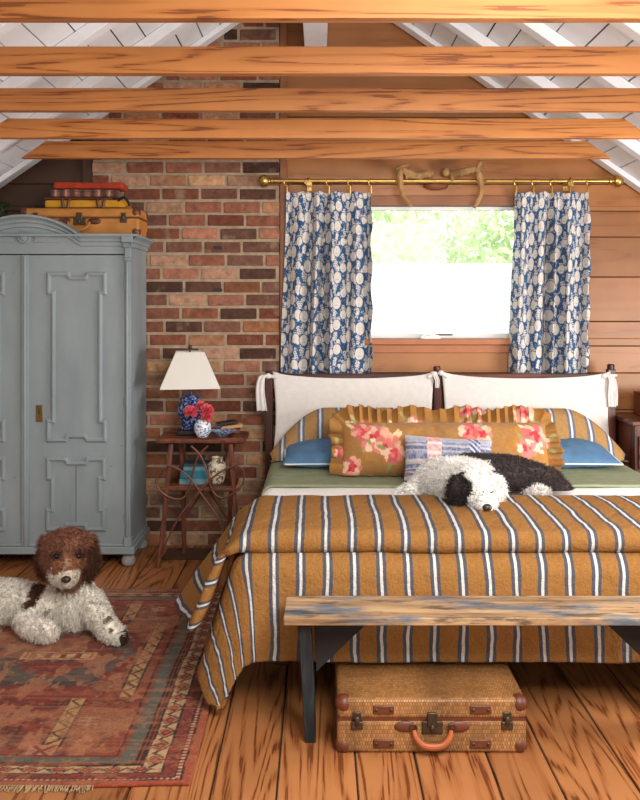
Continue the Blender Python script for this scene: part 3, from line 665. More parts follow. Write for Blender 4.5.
S3 = [(167,465),(178,469),(190,478),(200,492),(210,506),(219,520),(226,540)]
S4 = [(236,465),(224,470),(210,480),(196,496),(183,512),(172,530),(160,556)]
for k, s in enumerate((S1, S2, S3, S4)):
    MB().tube(*twig([at(x, y, yf-.004*k) for x, y in s], .0055, 6, 5)).build('bent_twig', M['twig'], t)
for s in ([(184,520,TB-.02),(200,495,TB-.03),(222,465,TB-.03),(228,448,TB-.03)], [(228,520,TB-.02),(212,495,TB-.02),(190,465,TB-.02),(184,448,TB-.03)]):
    MB().tube(*twig([at(*p) for p in s], .006, 6, 5)).build('brace', M['twig'], t)
TZ = tz+.0225
# lamp
lc = at(190, 436, 4.83); lx_, ly = lc.x, 4.83; sl = F/4.83
t = thing('table_lamp', 'blue and white ginger jar lamp with white shade on the twig table', 'lamp', (lx_, ly, TZ))
def lz(py): return CH-(py-1.5-HY)/sl
MB().bx(lx_-.066, lx_+.066, ly-.062, ly+.062, TZ+.001, TZ+.026).build('base', M['black'], t, bevel=.004)
zb_ = TZ+.026; hj = lz(394)-zb_
pr = [(.045,0),(.05,.02),(.045,.06),(.052,.22),(.070,.42),(.0745,.56),(.066,.68),(.05,.75),(.046,.78),(.058,.80),(.058,.84),(.05,.88),(.03,.94),(.012,.96),(.012,1.0),(.006,1.02)]
MB().lathe([(r, z*hj) for r, z in pr], (lx_, ly, zb_), 28).build('jar', M['jar'], t)
MB().tube([(lx_,ly,zb_+hj), (lx_,ly,lz(349))], .005, 8).build('stem', M['dark_metal'], t)
MB().ball((lx_, ly, lz(348.5)), .012, 12, 8).build('finial', M['dark_metal'], t)
R = Matrix.Rotation(math.radians(9), 3, 'Z'); zt_, zb2 = lz(353), lz(388); P = []
NS = 12
for zf in (0, 1):
    hw = (.164, .078)[zf]; ring = []
    for c0, c1 in (((-1,-1),(1,-1)),((1,-1),(1,1)),((1,1),(-1,1)),((-1,1),(-1,-1))):
        for k in range(NS):
            f = k/NS; ring.append(R @ Vector((hw*(c0[0]+(c1[0]-c0[0])*f), hw*(c0[1]+(c1[1]-c0[1])*f), 0))+Vector((lx_, ly, zb2+(zt_-zb2)*zf)))
    P.append(ring)
o = grid('lamp_shade', np.array([[list(p) for p in r] for r in P]), M['shade'], t, closev=True, solid=.003); o.modifiers.new('e','EDGE_SPLIT').split_angle = .6
# vase of pink flowers
vc = at(202.5, 438, 4.70); vx, vy = vc.x, 4.705; vs = .5
t = thing('small_vase', 'small round white and blue vase on the twig table, holding pink flowers', 'vase', (vx, vy, TZ))
MB().lathe([(.026,0),(.030,.004),(.044,.028),(.0485,.05),(.044,.074),(.030,.092),(.026,.097),(.022,.095),(.022,.06),(0,.06)], (vx, vy, TZ+.001), 26).build('vase_body', M['jar_small'], t)
fls = [((191,412),.036,'pink ruffled flower on the left of the small vase'),((207,411),.038,'pink ruffled flower on the right of the small vase'),((201,406),.028,'pink ruffled flower at the back of the small vase'),((206,418),.030,'pink ruffled flower low over the rim of the small vase')]
for (px, py), r, lab in fls:
    yy = vy+(.02 if 'back' in lab else -.012 if 'low' in lab else 0); c = at(px, py, yy); t = thing('pink_flower', lab, 'flower', (c.x, c.y, c.z), 'pink flowers in the small vase'); b = MB()
    for k in range(70):
        th_ = math.acos(1-1.7*(k+.5)/70); ph_ = k*2.39996; d = Vector((math.sin(th_)*math.cos(ph_), math.sin(th_)*math.sin(ph_), math.cos(th_)))
        a = d.orthogonal().normalized(); e = d.cross(a); q = c+d*r*.45; w = r*.34; tip = c+d*r*random.uniform(.85,1.08)
        j = lambda: (a*random.uniform(-.3,.3)+e*random.uniform(-.3,.3)+d*random.uniform(-.2,.2))*w
        b.add([q-a*w*.4, q+a*w*.4, tip+a*w*.8+j(), tip+j()+d*w*.2+e*w*.3, tip-a*w*.8+j()], [(0,1,2,3,4)])
    b.build('petals', M['pink'], t, smooth=0)
    MB().tube(smoothpts([(c.x,c.y,c.z-r*.2), ((c.x+vx)/2,(c.y+vy)/2,TZ+.11), (vx+(c.x-vx)*.12, vy+(c.y-vy)*.12, TZ+.063)], 5), .002, 6).build('stem', M['leafg'], t)
# dish, and the two little books propped on it
dc = at(222, 436, 4.74)
t = tag(MB().lathe([(.03,0),(.032,.004),(.062,.018),(.078,.028),(.08,.031),(.076,.031),(.055,.019),(.03,.010),(0,.009)], (dc.x, 4.75, TZ+.001), 30, sx=1, sy=.8).build('dish', M['dish'], origin=(dc.x,4.75,TZ)), 'shallow blue and white dish on the twig table', 'dish')
def book(name, label, c, d, m, rot, group=None, cat='book'):
    t = thing(name, label, cat, c, group); R = Euler(rot).to_matrix(); x, y, z = d; T = .0022
    b = MB()
    for s in (-1, 1): b.box(R@Vector((0,0,s*(z/2-T/2)))+Vector(c), (x, y, T), R)
    b.box(R@Vector((0,-y/2+T/2,0))+Vector(c), (x, T, z-2*T+.0002), R)
    b.build('cover', m, t, bevel=.001)
    MB().box(R@Vector((0,.003,0))+Vector(c), (x-.006, y-.008, z-2*T-.0004), R).build('pages', M['paper'], t); return t
e = at(226, 424.8, 4.84); book('small_book', 'small black book on a tan one, behind the dish on the twig table', (e.x, 4.86, TZ+.058), (.115, .07, .016), M['black'], (0, -.10, .35), 'two small books behind the dish')
e = at(231, 428.5, 4.84); book('small_book', 'small tan book under the black one, behind the dish on the twig table', (e.x, 4.865, TZ+.038), (.12, .075, .018), M['tan_cover'], (0, -.09, .25), 'two small books behind the dish')
book('small_book', 'dark brown book lying under the two small books, behind the dish on the twig table', (e.x-.005, 4.865, TZ+.0135), (.11, .07, .026), M['leather_dark'], (0,0,.1))
SZ = sz+.0125
for px0, px1, h, mk, lab in ((179.5,207,.031,'grey_book','lowest, pale grey-blue'),(180.5,207,.044,'teal_book','middle, thick teal'),(183.5,206,.023,'grey_book','third up, thin grey-blue'),(184,208,.014,'navy_book','topmost, thin dark slate')):
    x0, x1 = (px0-CX)*4.72/F, (px1-CX)*4.72/F
    book('cloth_book', 'cloth-bound book in the stack on the twig table shelf, '+lab, ((x0+x1)/2, 4.78, SZ+h/2), (x1-x0, .13, h), M[mk], (0,0,0), 'cloth-bound books on the twig table shelf'); SZ += h+.0006
SZ = sz+.0125; c = at(217, 485, 4.76)
pr = [(.034,0),(.038,.004),(.047,.04),(.052,.085),(.046,.112),(.030,.124),(.029,.134),(.034,.142),(.030,.144),(.024,.134),(.024,.1),(0,.1)]
tag(MB().lathe(pr, (c.x, 4.77, SZ), 28).build('patterned_vase', M['vase_brown'], origin=(c.x,4.77,SZ)), 'cream vase with a brown leaf pattern on the twig table shelf', 'vase')
# floor register by the wall
v0, v1 = at(161,560,4.80), at(228,548,5.02); t = thing('floor_vent', 'brown metal vent grille in the floor below the brick', 'vent', ((v0.x+v1.x)/2, 4.91, 0))
y0, y1 = 4.80, 5.01; x0, x1 = v0.x, v1.x+.02
MB().bx(x0, x1, y0, y1, .0003, .003).build('backing', M['black'], t)
MB().bx(x0, x1, y0, y0+.018, .0005, .007).bx(x0, x1, y1-.018, y1, .0005, .007).bx(x0, x0+.018, y0, y1, .0005, .007).bx(x1-.018, x1, y0, y1, .0005, .007).build('frame', M['vent'], t, bevel=.001)
b = MB()
for k in range(1, 9): yy = y0+.018+(y1-y0-.036)*k/9; b.bx(x0+.018, x1-.018, yy-.004, yy+.004, .001, .006)
for k in range(1, 22): xx = x0+.018+(x1-x0-.036)*k/22; b.bx(xx-.002, xx+.002, y0+.018, y1-.018, .001, .005)
b.build('grille', M['vent'], t)
# ------------------------------------------------------------------ bed
HB = 4.97; sH = F/HB; px_ = [-.298, .684, 1.70]
bed = thing('bed', 'wide mahogany bed frame with a three-post headboard', 'bed', (.70, 4.0, 0))
ptop = [371, 366, 364]
for x, y in zip(px_, ptop):
    z = CH-(y-HY)/sH; MB().bx(x-.022, x+.022, HB-.022, HB+.022, 0, z-.03).lathe([(.021,-.032),(.021,-.004),(.017,0)], (x, HB, z), 14).build('headboard_post', M['mahogany'], bed, bevel=.006)
for a, c in ((0,1),(1,2)):
    for (ya, yb) in ((373.5, 379.5), (455, 466)): MB().bx(px_[a]+.022, px_[c]-.022, HB-.014, HB+.014, CH-(yb-HY)/sH, CH-(ya-HY)/sH).build('headboard_rail', M['mahogany_h'], bed, bevel=.004)
BX_0, BX_1, BYF = -.27, 1.68, 3.05
for x in (BX_0, BX_1): MB().bx(x-.012, x+.018, BYF, HB-.022, .2, .32).build('side_rail', M['mahogany'], bed, bevel=.004)
MB().bx(BX_0-.012, BX_1+.018, BYF-.035, BYF, .2, .32).build('foot_rail', M['mahogany_h'], bed, bevel=.004)
for x in (BX_0+.12, BX_1-.12): MB().bx(x-.03, x+.03, BYF+.35, BYF+.41, 0, .2).build('leg', M['mahogany'], bed, bevel=.005)
MB().bx(BX_0+.018, BX_1-.012, BYF, HB-.03, .27, .30).build('slat_base', M['dark_gap'], bed)
tag(MB().bx(BX_0+.02, BX_1-.014, BYF+.005, HB-.025, .301, .535).build('mattress', M['sheet'], bevel=.06, seg=4, origin=(.7,4,.3)), 'thick mattress under a white sheet on the bed frame', 'mattress')
# white linen covers tied to the posts
def cover(x0, x1, label, seed, px0, px1):
    nu, nv = 70, 46; U, V = np.meshgrid(np.linspace(0,1,nu), np.linspace(0,1,nv), indexing='ij')
    xa, xb = (px0-CX)/sH, (px1-CX)/sH; z0 = CH-(373-HY)/sH
    sagt = .028*np.sin(pi*U)**.7; zt = z0-sagt+.012*(np.abs(U-.5)*2)**8
    Z = zt+( .60-zt)*V; inset = .018*np.sin(pi*np.clip(V*.9,0,1))
    X = xa+(xb-xa)*U+np.where(U < .5, inset, -inset)*(np.abs(2*U-1))
    Y = HB-.03-.012*np.sin(pi*U)*(1-V*.3)-.010*V+.006*(fbm(U*7, V*4, seed)-.5)*(1-V)+.005*np.sin((U+V*.35)*22+seed)*np.exp(-V*4)*np.abs(2*U-1)
    o = grid('headboard_cover', np.stack([X,Y,Z],-1), M['linen_white'], None, solid=.012, offset=1); tag(o, label, 'headboard cover', 'white linen headboard covers'); return o
def tie(o, pts, w0, w1, seed, name='tie'):
    q = smoothpts(pts, 8); n = len(q); P = []
    for i, c in enumerate(q):
        f = i/(n-1); w = w0+(w1-w0)*f; P.append([(c.x+w*(k/8-.5), c.y+.006*math.sin(k*1.6+seed+f*3), c.z) for k in range(9)])
    grid(name, np.array(P), M['linen_white'], o, solid=.004)
HY_ = HB-.035
o = cover(0, 0, 'white linen headboard cover tied beside the brick', 2, 273, 434)
pz = CH-(376-HY)/sH; w = lambda x, y, Y=HY_: at(x, y, Y)
tie(o, [w(268,375,HB-.04),w(262,377,HB-.05),w(260,390,HB-.045),w(262,411,HB-.04)], .03, .06, 1); MB().tube([(px_[0]+.03*math.cos(q), HB+.03*math.sin(q), pz) for q in [2*pi*k/14 for k in range(14)]], .008, 6, closed=True).ball(w(268,376,HB-.035), (.02,.014,.016)).tube([w(268,376,HB-.03), w(277,377,HB-.034)], .011, 8).build('knot', M['linen_white'], o)
MB().ball(w(434,374,HB-.04), (.022,.016,.016)).tube([w(434,374,HB-.04), w(428,377,HB-.04)], .012, 8).build('knot', M['linen_white'], o)
tie(o, [w(434,374,HB-.045),w(437,380,HB-.05),w(437,388,HB-.04)], .03, .02, 3)
o = cover(0, 0, 'white linen headboard cover tied beside the tan boards', 5, 441, 609)
MB().ball(w(441,373,HB-.035), (.018,.016,.016)).tube([w(441,373,HB-.035), w(447,377,HB-.036)], .010, 8).build('knot', M['linen_white'], o)
tie(o, [w(607,375,HB-.035),w(611,380,HB-.05),w(611,392,HB-.05),w(612,407,HB-.045)], .02, .045, 2); tie(o, [w(608,374,HB-.03),w(614,380,HB-.03),w(616,394,HB-.03),w(616,406,HB-.03)], .022, .018, 4)
MB().tube([(px_[2]+.03*math.cos(q), HB+.03*math.sin(q), pz+.005) for q in [2*pi*k/14 for k in range(14)]], .009, 6, closed=True).ball(w(605,376,HB-.03), (.022,.014,.016)).build('knot', M['linen_white'], o)
# draped cloth: over the top, round the mattress edge, then down; (a, b) are the overhangs past the left/right edge and the foot edge
def drape(A, B, side, X_0, Y_0, ztop, flx, fly, rad=.06):
    """A: overhang beyond the side edge (negative on top), B: overhang beyond the foot edge"""
    a = np.maximum(A, 0); bb = np.maximum(B, 0); r = np.sqrt(a*a+bb*bb)+1e-9
    ang = np.minimum(r/rad, pi/2); drop = np.where(r < rad*pi/2, rad*(1-np.cos(ang)), rad+(r-rad*pi/2)); out = rad*np.sin(ang)
    ex = np.maximum(r-rad*.8, 0)
    X = X_0+np.where(A < 0, -A, 0)*side*-1+side*(a/r)*(out+flx*ex)
    Y = Y_0+np.where(B < 0, -B, 0)-(bb/r)*(out+fly*ex)
    return X, Y, ztop-drop
LX, RX_, FY = BX_0+.04, BX_1-.04, BYF+.02
# the duvet
nu, nv = 300, 150; half = (LX+RX_)/2; HW = (RX_-LX)/2
uu = np.linspace(-HW-.48, HW+.48, nu); vv = np.linspace(-.74, .385, nv)
U, V = np.meshgrid(uu, vv, indexing='ij')
A = np.abs(U)-HW; B = V-.0; side = np.sign(U); hem = .03*fbm(U*3, U*0, 4)
Xe = np.where(U < 0, LX, RX_)
lift = .015*fbm(U*3, V*3, 2)
X, Y, Z = drape(A, B, side, Xe, FY, .545, .34, .07)
wr_ = fbm(U*5, V*7, 11)-.5; hang = np.clip(np.maximum(A, B), 0, .3)/.3
Z += .012*wr_*(1-hang)+.010*(fbm(U*3,V*2,21)-.5)+.005*(fbm(U*16,V*16,41)-.5); Y += hang*.03*(fbm(U*6, V*2.5, 13)-.5)*(B > 0); X += -side*hang*.03*(fbm(V*6, U*3, 15)-.5)
cone = np.clip(A, 0, 1)*np.clip(B, 0, 1); Y -= cone*.30; X -= side*cone*.35
Z = np.maximum(Z, .022+.02*fbm(U*9, V*9, 31))
dv = thing('duvet', 'mustard linen duvet with grey and white stripes, folded over the foot of the bed', 'duvet', (.70, 3.4, .56))
grid('duvet_cover', np.stack([X,Y,Z],-1), M['stripe'], dv, uv=np.stack([U+5.0,V],-1), solid=.016, offset=-1)
# its upper fold, ending in a soft roll at the foot edge
nu, nv = 300, 110
uu = np.linspace(-HW-.43, HW+.43, nu); t_ = np.linspace(0, 1, nv); U, T = np.meshgrid(uu, t_, indexing='ij')
A = np.abs(U)-HW; side = np.sign(U); a0 = np.clip(A, 0, 1)
back = .60-.55*a0; front = -.012-.08*a0                      # how far from the foot edge the cloth lies
Lr = .075; tot = back-front; s = T*(tot+Lr*1.6)
flat = np.minimum(s, tot); curl = np.clip(s-tot, 0, None); rr = .027
ang = np.minimum(curl/rr, pi*1.05); Yl = back-flat-rr*np.sin(ang)+np.where(curl > rr*pi*1.05, curl-rr*pi*1.05, 0); zl = -rr*(1-np.cos(ang))
f_ = np.clip(flat/np.maximum(tot,.05), 0, 1); fl = .74-.40*f_
Xe = np.where(U < 0, LX, RX_); X, _, Z = drape(A, A*0-1, side, Xe, 0, .622, fl, 0, .075)
nx = np.clip(a0/.1, 0, 1); Y = FY+Yl+.012*(fbm(U*4, T*0+2, 6)-.5); Z = Z+zl*(1-nx*.75); X = X-side*zl*nx*.9*-1*-1
Z += (.014*(fbm(U*4, T*5, 8)-.5)+.012*np.sin(pi*f_)*(1-nx)+.006*(fbm(U*12,T*12,18)-.5)); back_dip = np.exp(-((T)/.07)**2)*.03; Z -= back_dip*(1-nx)
Z += .07*f_**2*np.clip((a0-.1)/.35, 0, 1); X += -side*nx*.03*(fbm(T*5, U*4, 25)-.5); Z = np.maximum(Z, .03)
grid('duvet_fold', np.stack([X,Y,Z],-1), M['stripe'], dv, uv=np.stack([U+5.0+.012*fbm(U*2,T*3,3),T],-1), solid=.014, offset=-1)
# folded white sheet and green blanket at the head end
def sheet(name, label, y0, y1, z, over, m, seed, cat, th=.012, drop=.2):
    nu, nv = 160, 40; U, T = np.meshgrid(np.linspace(-HW-over, HW+over, nu), np.linspace(0,1,nv), indexing='ij'); A = np.abs(U)-HW; side = np.sign(U)
    X, _, Z = drape(A, A*0-1, side, np.where(U < 0, LX, RX_), 0, z, .1, 0, .05); Y = y0+(y1-y0)*T+.01*(fbm(U*3,T,seed)-.5)
    Z = Z+.008*(fbm(U*5, T*6, seed+2)-.5); o = grid(name, np.stack([X,Y,Z],-1), m, None, solid=th, offset=-1); return tag(o, label, cat)
sheet('white_sheet', 'white sheet folded back over the mattress, a band between green blanket and stripes', 3.55, 4.25, .556, .28, M['sheet'], 3, 'sheet')
sheet('green_blanket', 'olive green blanket spread under the pillows', 4.10, 4.93, .570, .30, M['green'], 7, 'blanket', .012)
# ------------------------------------------------------------------ pillows
def pillow(name, label, cat, c, w, h, th_, m, rx=0, rz=0, ry=0, droop=0, uvs=None, paint=None, group=None, nu=90, nv=72, seed=0, wr=.012, pinch=.05, edge=.55, dcut=.5, lump=.0):
    u = np.linspace(-1, 1, nu); t = np.linspace(0, 2*pi, nv, endpoint=False); U, T = np.meshgrid(u, t, indexing='ij')
    prof = np.clip(1-np.abs(U)**3.2, 0, 1)**.55; ct, st = np.cos(T), np.sin(T)
    hh = h/2*(1-pinch*(1-U*U)); Hh = np.sign(ct)*np.abs(ct)**.75*hh; D = np.sign(st)*np.abs(st)**1.15*th_/2*prof
    W_ = w/2*U*(1-pinch*.6*(1-(Hh/(h/2))**2))
    n = fbm(U*4+seed, Hh*14, seed)-.5; n2 = fbm(U*9+seed, Hh*30, seed+5)-.5; D = D+np.sign(st)*(n*wr*2+n2*wr)*prof*np.abs(st)
    if droop: Hh = Hh*(1-.55*np.clip((np.abs(U)-.4)/.6,0,1)**2)
    Hh2 = Hh-droop*np.clip(np.abs(U)-dcut, 0, 1)**1.6/((1-dcut)**1.6)-lump*(fbm(U*3+seed, 0*U, seed)-.5)
    R = Euler((rx, ry, rz)).to_matrix(); R = np.array(R); L = np.stack([W_, -D, Hh2], -1) @ R.T + np.array(c); L[...,2] = np.maximum(L[...,2], .573+.004*np.sign(D))
    col = paint(W_, Hh) if paint else None; uv = np.stack([W_+3, Hh], -1)
    o = grid(name, L, m, None, uv=uv, col=col, closev=True)
    tag(o, label, cat, group); o['_'] = 0; del o['_']; return o, (W_, Hh, R, c)
pillow('striped_pillow', 'striped mustard linen pillow leaning on the headboard beside the brick', 'pillow', (.22, 4.82, .735), 1.00, .26, .20, M['stripe_pale'], rx=-.45, droop=.20, seed=1, dcut=.38)
pillow('striped_pillow', 'striped mustard linen pillow leaning on the headboard at the far side from the brick', 'pillow', (1.20, 4.82, .73), 1.02, .26, .20, M['stripe_pale'], rx=-.45, droop=.20, seed=6, dcut=.38)
for x, lab, sd in ((.20, 'faded blue pillow with white piping, lying under the striped pillow beside the brick', 2), (1.19, 'faded blue pillow with white piping, lying under the striped pillow on the far side', 9)):
    w = .80; o, (W_, Hh, R, c) = pillow('blue_pillow', lab, 'pillow', (x, 4.66, .632), w, .40, .125, M['blue_cloth'], rx=-1.42, seed=sd)
    q = [Vector(np.array([W_[i,j], 0, Hh[i,j]]) @ R.T + np.array(c)) for i, j in [(i,0) for i in range(0,90,3)]+[(i,36) for i in range(89,-1,-3)]]
    MB().tube(q, .0045, 6, closed=True).build('piping', M['piping'], o)
FL = ['c9484f','d9766f','e0a08a','b8323c']
def flowers(W_, Hh, seed, base, n=18, spread=(.6,.2)):
    p = Paint(W_, Hh, base); r = random.Random(seed)
    p.mask(fbm(W_*14, Hh*14, 3) > .60, 'a8722c', .5)
    W_ = W_+.022*(fbm(W_*22, Hh*22, seed)-.5); Hh = Hh+.022*(fbm(W_*22, Hh*22, seed+9)-.5); p.U = W_; p.V = Hh
    for k in (n if isinstance(n, list) else range(n)):
        cx, cy = k[:2] if isinstance(n, list) else (r.uniform(-spread[0], spread[0]), r.uniform(-spread[1], spread[1]))
        for j in range(3): a = r.uniform(0, 6.3); p.ell(cx+.07*math.cos(a), cy+.06*math.sin(a), .032, .010, a, r.choice(['d8c79a','8f8a58','e3d3ae','a39a66']))
        R0 = k[2] if isinstance(n, list) else r.uniform(.025,.05)
        for j in range(9): a = j*.7+r.uniform(-.2,.2); p.ell(cx+R0*.62*math.cos(a), cy+R0*.62*math.sin(a), R0*.46, R0*.36, a, r.choice(['cf7a6e','dda088','c0605e','e0b79c']))
        for j in range(5): a = j*1.3; p.ell(cx+R0*.26*math.cos(a), cy+R0*.26*math.sin(a), R0*.27, R0*.2, a, r.choice(['c9484f','d9766f','b8323c']))
    return p.c
bc = (.64, 4.36, .70)
bo, (W_, Hh, R, c) = pillow('floral_bolster', 'long mustard floral pillow with a ruffled edge, centre of the bed', 'pillow', bc, 1.06, .28, .24, M['vcloth'], rx=-.42, seed=4, nu=260, nv=150, paint=lambda a, b: flowers(a, b, 21, '9c7140', [(-.36,.03,.075),(-.30,.0,.06),(-.43,.07,.05),(-.27,-.05,.05),(.12,.07,.06),(.18,.05,.05),(.45,.05,.07),(.40,-.02,.05),(-.48,-.10,.05),(.0,-.1,.05)]), wr=.016, pinch=.02)
N = 900; f = np.linspace(0, 1, N, endpoint=False); per = 2*(1.01+.25); s = f*per; hw, hh = .505, .125
x = np.where(s < 2*hw, s-hw, np.where(s < 2*hw+2*hh, hw, np.where(s < 4*hw+2*hh, hw-(s-2*hw-2*hh), -hw)))
z = np.where(s < 2*hw, hh, np.where(s < 2*hw+2*hh, hh-(s-2*hw), np.where(s < 4*hw+2*hh, -hh, -hh+(s-4*hw-2*hh))))
nx_ = np.clip((np.abs(x)-hw+.06)/.06, 0, 1)**2*np.sign(x); nz_ = np.clip((np.abs(z)-hh+.06)/.06, 0, 1)**2*np.sign(z); ln = np.sqrt(nx_**2+nz_**2)+1e-6; nx_, nz_ = nx_/ln, nz_/ln
rows = []; cols = []; ff = s/per*46+.8*np.sin(s*7)
for k in range(10):
    g = k/9; e = .095*g*(1+.12*np.sin(s*23)); wv = .024*g**.8*np.sin(2*pi*ff)*(1+.4*np.sin(s*11)); tw = .008*g*np.sin(2*pi*ff*2+1)
    rows.append(np.stack([x+nx_*e*.9+tw*nz_, wv-.012*g, np.where(z < 0, z+nz_*e*.30, z+nz_*e*.98)+tw*nx_], -1)); cols.append((x+nx_*e, z+nz_*e))
Pq = np.array(rows)@np.array(R).T+np.array(c); Pq[...,2] = np.maximum(Pq[...,2], .582)
grid('ruffle', Pq, M['vcloth'], bo, col=flowers(np.array([a for a, _ in cols]), np.array([b for _, b in cols]), 33, '8f6430', 22, (.64,.24)), closev=True, solid=.002)
def patch(W_, Hh):
    p = Paint(W_, Hh, 'a9a3a6'); d = W_-.0
    for k, (y, w_, cl) in enumerate(((-.085,.008,'6b4a5e'),(-.065,.006,'35466e'),(-.045,.010,'2f4a78'),(-.02,.005,'c9b9b4'),(.0,.009,'3a5484'),(.02,.006,'6d7ba0'),(.045,.010,'2f4a78'),(.07,.005,'5a6a92'),(.085,.008,'8d93aa'))): p.mask((np.abs(Hh-y) < w_), cl, .8)
    q = np.abs(W_+.075) < .034; p.mask(q, 'd8a5a2'); p.mask(q & (fbm(W_*90, Hh*90, 2, 2) > .55), 'c47a80', .8); p.mask(q & (np.abs(np.mod(Hh, .05)-.02) < .006), 'e3cfc6')
    q = np.abs(W_-.12) < .03; p.mask(q, '32507f'); p.mask(q & (np.mod(Hh*1.0+W_, .03) < .012), 'b9b4bc'); p.mask(fbm(W_*160, Hh*160, 9, 2) > .6, 'c9c2c2', .35); return p.c
pillow('patchwork_cushion', 'small blue and pink patchwork cushion behind the black and white dog', 'cushion', (.625, 4.14, .685), .43, .225, .12, M['vcloth'], rx=-.38, ry=.06, seed=12, nu=150, nv=110, paint=patch, wr=.006)
# ------------------------------------------------------------------ dogs
def chain(pts, n=7):
    out = []
    for (p, r), (q, s) in zip(pts[:-1], pts[1:]):
        for k in range(n+1):
            f = k/n; out.append((Vector(p).lerp(Vector(q), f), r+(s-r)*f))
    return out
def body_mesh(name, balls, parent, m, zmin, colf, voxel=.012, smooth=8):
    b = MB()
    for c, r in balls: b.ball(c, r, 16, 10)
    o = b.build(name+'_tmp', m); md = o.modifiers.new('r', 'REMESH'); md.mode = 'VOXEL'; md.voxel_size = voxel
    sm = o.modifiers.new('s', 'SMOOTH'); sm.factor = .6; sm.iterations = smooth
    dg = bpy.context.evaluated_depsgraph_get(); me = bpy.data.meshes.new_from_object(o.evaluated_get(dg)); old = o.data; bpy.data.objects.remove(o); bpy.data.meshes.remove(old)
    n = len(me.vertices); v = np.empty(n*3); me.vertices.foreach_get('co', v); v = v.reshape(-1,3); v[:,2] = np.maximum(v[:,2], zmin(v)); me.vertices.foreach_set('co', v.ravel()); me.update()
    a = me.color_attributes.new('Col', 'FLOAT_COLOR', 'POINT'); a.data.foreach_set('color', np.c_[colf(v), np.ones(n)].ravel())
    me.materials.clear(); me.materials.append(m); me.polygons.foreach_set('use_smooth', [True]*len(me.polygons)); me.name = name
    o = bpy.data.objects.new(name, me); link(o, parent); o.matrix_parent_inverse = parent.matrix_basis.inverted(); return o
def fur(o, parent, n, length, rad, curl, colf, zmin, m, seed=1, keep=None, lenf=None):
    me = o.data; me.calc_loop_triangles(); rg = np.random.default_rng(seed)
    v = np.empty(len(me.vertices)*3); me.vertices.foreach_get('co', v); v = v.reshape(-1,3)
    tr = np.empty(len(me.loop_triangles)*3, int); me.loop_triangles.foreach_get('vertices', tr); tr = tr.reshape(-1,3)
    a, b, c = v[tr[:,0]], v[tr[:,1]], v[tr[:,2]]; nn = np.cross(b-a, c-a); ar = np.linalg.norm(nn, axis=1)+1e-12
    k = rg.choice(len(tr), n, p=ar/ar.sum()); r1, r2 = rg.random((2,n)); q = np.sqrt(r1)
    p = a[k]*(1-q)[:,None]+b[k]*(q*(1-r2))[:,None]+c[k]*(q*r2)[:,None]; N = nn[k]/ar[k][:,None]
    if keep is not None: kk = keep(p, N); p, N = p[kk], N[kk]
    n = len(p); d = N*.75+rg.normal(0,.35,(n,3))+np.array([0,0,-.45]); d /= np.linalg.norm(d, axis=1)[:,None]
    e = np.cross(d, rg.normal(0,1,(n,3))); e /= np.linalg.norm(e, axis=1)[:,None]; g = np.cross(d, e)
    L = length*rg.uniform(.65,1.25,n); 
    if lenf is not None: L = L*lenf(p)
    S = 7; ph = rg.uniform(0, 2*pi, n); tw = rg.uniform(.7,1.4,n)*curl[1]*rg.choice([-1,1], n)
    ring = []
    for s in range(S):
        f = s/(S-1); an = ph+tw*f; cr = curl[0]*min(1, f*1.6)*rg.uniform(.8,1.2,n)
        cen = p-N*.004+d*(L*f)[:,None]+(e*np.cos(an)[:,None]+g*np.sin(an)[:,None])*cr[:,None]; cen[:,2] -= (.35*L*f*f); rr = rad*(1-.75*f**2)
        for j in range(3):
            w = 2*pi*j/3; ring.append(cen+(e*math.cos(w)+g*math.sin(w))*rr)
    P = np.stack(ring, 1); P[...,2] = np.maximum(P[...,2], zmin(P.reshape(-1,3)).reshape(P.shape[:2])+.002)
    base = np.arange(n)[:,None,None]*S*3; fs = np.array([[s*3+j, s*3+(j+1)%3, (s+1)*3+(j+1)%3, (s+1)*3+j] for s in range(S-1) for j in range(3)])
    F_ = (base+fs[None]).reshape(-1,4); col = colf(p)*rg.uniform(.70,1.22,(n,1)); col = np.repeat(np.clip(col,0,1)[:,None,:], S*3, 1).reshape(-1,3)
    mm = bpy.data.meshes.new('fur'); mm.from_pydata(P.reshape(-1,3).tolist(), [], F_.tolist())
    at_ = mm.color_attributes.new('Col', 'FLOAT_COLOR', 'POINT'); at_.data.foreach_set('color', np.c_[col, np.ones(len(col))].ravel()); mm.materials.append(m); mm.polygons.foreach_set('use_smooth', [True]*len(mm.polygons))
    q = bpy.data.objects.new('fur', mm); link(q, parent); q.matrix_parent_inverse = parent.matrix_basis.inverted(); return q
def patches(base, lst, jit=.02):
    cb = np.array(lin(base))
    def f(p):
        c = np.empty((len(p),3)); c[:] = cb; n = (fbm(p[:,0]*40+p[:,2]*31, p[:,1]*40+p[:,2]*17, 3, 2)-.5)*2
        for ctr, rad, cl in lst:
            d = (((p-np.array(ctr))/np.array(rad))**2).sum(1)+n*.35; mk = d < 1; c[mk] = np.array(lin(cl))
        return c
    return f
nose_m = plain('dog_nose', '33221f', .35, .1); eye_m = plain('dog_eye', '120c0a', .12, .05)
